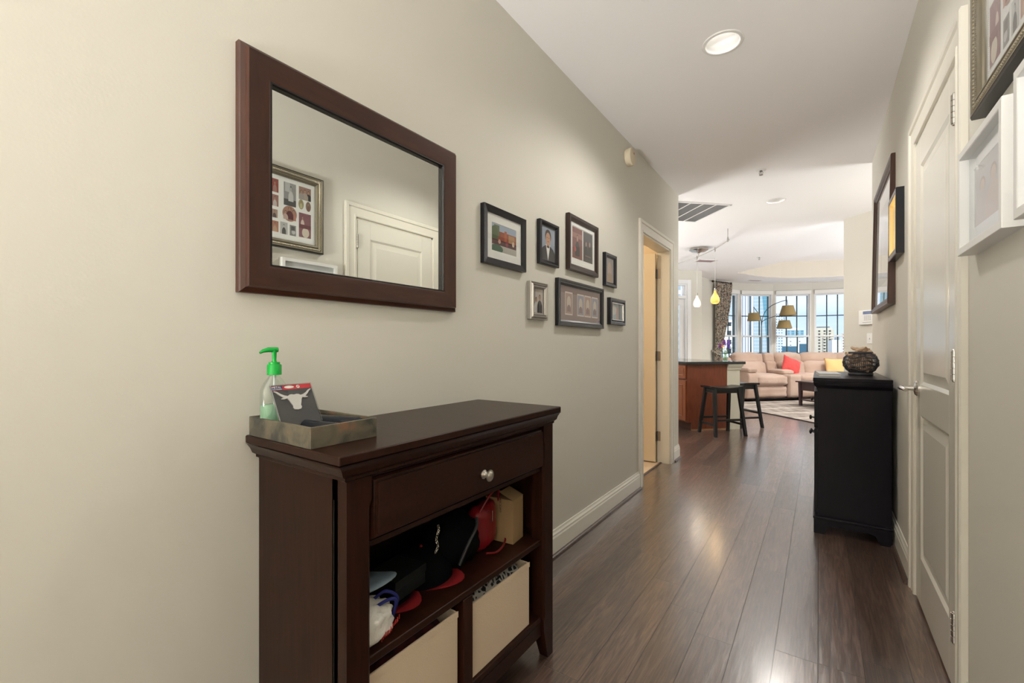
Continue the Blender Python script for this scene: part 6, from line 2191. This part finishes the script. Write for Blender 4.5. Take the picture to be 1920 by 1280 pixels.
b = MB(); nu, nv = 60, 40
vs, fs = [], []
for j in range(nv + 1):
    z = 2.52 - 2.50 * j / nv
    # right edge: full at the top, gathered to the left at the tieback height 0.93
    if z > 0.93:
        f = (z - 0.93) / 1.59
        w = 0.15 + (W0 - 0.15) * (f ** 1.15 if f > 0 else 0) + 0.10 * math.sin(PI * f) ** 1.0 * f
        x0 = 0.02 * (1 - f)
        x0 -= 0.05 * math.exp(-((f) / 0.08) ** 2)
    else:
        f = (0.93 - z) / 0.93
        w = 0.15 + 0.12 * min(1, f * 3)
        x0 = -0.03 + 0.03 * min(1, f * 3)
    dep = 0.050 * (0.5 + 0.5 * min(1, w / W0))
    for i in range(nu + 1):
        u = i / nu
        vs.append((x0 + w * u, -0.02 + dep * math.sin(u * 2 * PI * 5.2 + 0.4 * math.sin(z * 2)) + 0.01 * math.sin(u * 31 + z), z))
for j in range(nv):
    for i in range(nu):
        fs.append((j * (nu + 1) + i, j * (nu + 1) + i + 1, (j + 1) * (nu + 1) + i + 1, (j + 1) * (nu + 1) + i))
b.add(vs, fs)
b.build('drapery', M_CUR, cu, smooth=True, angle=180)
b = MB(); b.tube(crom([Vector(p) for p in [(-0.06, 0.05, 1.02), (-0.04, -0.05, 0.96), (0.04, -0.075, 0.92), (0.12, -0.05, 0.95), (0.13, 0.03, 1.0)]], 5), 0.022, 8)
b.build('tieback', M_CUR, cu, smooth=True)
cr = thing('curtain_rod', 'short dark bronze curtain rod with ball finials', 'curtain rod', (co.x, co.y, 0), ca)
b = MB(); b.tube([(-0.10, -0.02, 2.545), (0.52, -0.02, 2.545)], 0.012, 10)
b.build('rod', mat('dark bronze', (0.06, 0.04, 0.03), 0.35, metal=0.6), cr, smooth=True)
for x in (-0.125, 0.545):
    b = MB(); b.lathe([(0.0005, -0.026), (0.018, -0.018), (0.026, 0.0), (0.018, 0.018), (0.0005, 0.026)], (x, -0.02, 2.545), 16)
    b.build('finial', mat('dark bronze', (0.06, 0.04, 0.03), 0.35, metal=0.6), cr, smooth=True)
for k in range(7):
    b = MB(); b.tube([(0.01 + k * 0.08, -0.02 + 0.02 * math.cos(a), 2.540 + 0.02 * math.sin(a)) for a in [i * PI / 5 for i in range(11)]], 0.003, 6)
    b.build('ring', mat('dark bronze', (0.06, 0.04, 0.03), 0.35, metal=0.6), cr)

# ------------------------------------------------------------------ the city outside
CITY = []


def tower(name, label, pxl, pxr, pyt, D, depth, yaw, m, extra=None):
    """real-size building standing D metres away, facing the flat, between two picture columns"""
    D *= 2.6
    depth *= 1.6
    pc = (pxl + pxr) / 2
    an = math.atan((pc - 960) / F_PX)
    a = cam_pt(pc, pyt, D)
    w = D * (pxr - pxl) / F_PX * math.cos(an)
    t = thing(name, label, 'building', (a.x, a.y, -110), YAW - an + yaw)
    MB().box(-w / 2, w / 2, 0, depth, 0, a.z + 110).build('facade', m, t)
    if extra:
        extra(t, w, depth, a.z + 110)
    return t


F_T1 = facade_mat('white ribbed tower', (0.80, 0.80, 0.84), (0.26, 0.31, 0.40), 2.2, 3.6, 0.40, 1.0)
F_T2 = facade_mat('pale blue glass tower', (0.62, 0.68, 0.74), (0.44, 0.58, 0.66), 1.6, 3.6, 0.85, 0.80)
F_T2B = facade_mat('deep blue glass wedge', (0.22, 0.42, 0.52), (0.14, 0.36, 0.48), 1.6, 3.6, 0.9, 0.85)
F_T3 = facade_mat('light banded tower', (0.75, 0.77, 0.82), (0.20, 0.34, 0.48), 2.6, 3.0, 0.55, 0.45)
F_T4 = facade_mat('blue glass tower', (0.34, 0.50, 0.60), (0.12, 0.32, 0.44), 6.0, 3.6, 0.6, 0.8)
F_T6 = facade_mat('dark blue glass office', (0.07, 0.13, 0.19), (0.04, 0.16, 0.25), 2.4, 3.2, 0.85, 0.62)
F_T7 = facade_mat('beige balcony tower', (0.66, 0.60, 0.50), (0.10, 0.09, 0.085), 4.4, 3.0, 0.40, 0.55)
F_W = mat('white stucco', (0.82, 0.80, 0.80), 0.8)
F_L = facade_mat('white apartment block', (0.82, 0.82, 0.82), (0.03, 0.035, 0.04), 3.4, 3.2, 0.42, 0.5)


def wedge(t, w, d, h):
    b = MB()
    b.add([(w * 0.52, -0.2, h - 75), (w * 0.52, -0.2, h), (w * 0.05, -0.2, h)], [(0, 1, 2)])
    b.build('glass_wedge', F_T2B, t)


def roofcap(t, w, d, h):
    MB().box(-w / 2 - 0.5, w / 2 + 0.5, -0.5, d + 0.5, h, h + 0.8).build('parapet', F_W, t)
    MB().box(-w / 4, w / 4, d * 0.3, d * 0.7, h + 0.8, h + 4).build('penthouse', F_W, t)


def balc(t, w, d, h):
    b = MB()
    for k in range(2):
        x0 = -w * 0.02 + k * w * 0.30
        for z in range(30):
            zz = h - 6 - z * 3.0
            b.box(x0, x0 + w * 0.16, -1.6, -0.05, zz, zz + 1.3)
    b.build('balconies', mat('beige balcony parapet', (0.70, 0.66, 0.58), 0.8), t)
    MB().box(-w * 0.38, w * 0.42, 1, d, h, h + 2.5).build('penthouse', mat('beige balcony parapet', (0.70, 0.66, 0.58), 0.8), t)
    MB().box(-w * 0.30, w * 0.30, 0.5, d, h + 2.5, h + 3.1).build('roof_slab', mat('dark roof edge', (0.15, 0.15, 0.15), 0.8), t)


tower('skyscraper', 'white vertically ribbed skyscraper filling the left of the second bay window', 1380, 1413, 380, 150, 30, 0.1, F_T1)
tower('skyscraper', 'pale blue glass skyscraper with a sloping dark blue crown, second bay window', 1413, 1441, 545, 170, 30, 0.0, F_T2, wedge)
tower('apartment_building', 'white apartment block with small dark windows behind the curtain window', 1352, 1374, 604, 60, 14, 0.2, F_L, roofcap)
tower('glass_building', 'bluish glass building beyond the leftmost bay window', 1362, 1380, 500, 220, 30, 0.0, F_T2)
tower('skyscraper', 'slim light banded tower at the left edge of the third bay window', 1451, 1468, 588, 190, 20, 0.15, F_T3, roofcap)
tower('glass_building', 'mid-rise blue glass tower behind the lower lamp shade', 1478, 1507, 619, 260, 30, 0.1, F_T4, roofcap)
tower('office_building', 'low white office building behind the dark blue glass block', 1466, 1530, 633, 200, 25, 0.0, facade_mat('white office', (0.82, 0.80, 0.80), (0.10, 0.12, 0.15), 9, 4.5, 0.15, 0.2), None)
tower('office_building', 'dark blue glass office block at the bottom of the third bay window, left half', 1466, 1496, 649.0, 120, 20, 0.0, F_T6, None)
tower('office_building', 'dark blue glass office block, right half, with a white fin', 1499, 1516, 644.5, 118, 20, -0.1, F_T6, lambda t, w, d, h: MB().box(-w / 2 - 0.8, -w / 2 - 0.1, -0.5, 1, 0, h + 1.5).build('fin', F_W, t))
tower('apartment_tower', 'beige high-rise with stacked balconies in the right bay window', 1524, 1564, 618, 170, 20, 0.15, F_T7, balc)
tower('apartment_building', 'blank white block in front of the beige high-rise', 1560, 1577, 637, 140, 20, 0.1, F_W, lambda t, w, d, h: MB().box(-w * 0.1, w * 0.35, 2, 8, h, h + 2.2).build('rooftop_unit', mat('grey rooftop unit', (0.3, 0.34, 0.36), 0.6), t))
tower('apartment_building', 'white high-rise with small windows at the far right of the bay', 1579, 1610, 625, 180, 20, 0.0, facade_mat('white high rise', (0.80, 0.76, 0.75), (0.3, 0.16, 0.14), 3.2, 3.0, 0.4, 0.45), roofcap)
tower('apartment_building', 'white neighbouring building seen through the balcony door', 1236, 1300, 440, 70, 16, 0.0, facade_mat('pale neighbour', (0.80, 0.82, 0.86), (0.35, 0.42, 0.5), 3.5, 3.2, 0.5, 0.5))
gr = MB().box(-2500, 2500, 25, 3000, -111, -110).build('ground_city', mat('hazy city ground', (0.40, 0.42, 0.43), 0.9))
struct(gr, 'city ground far below')
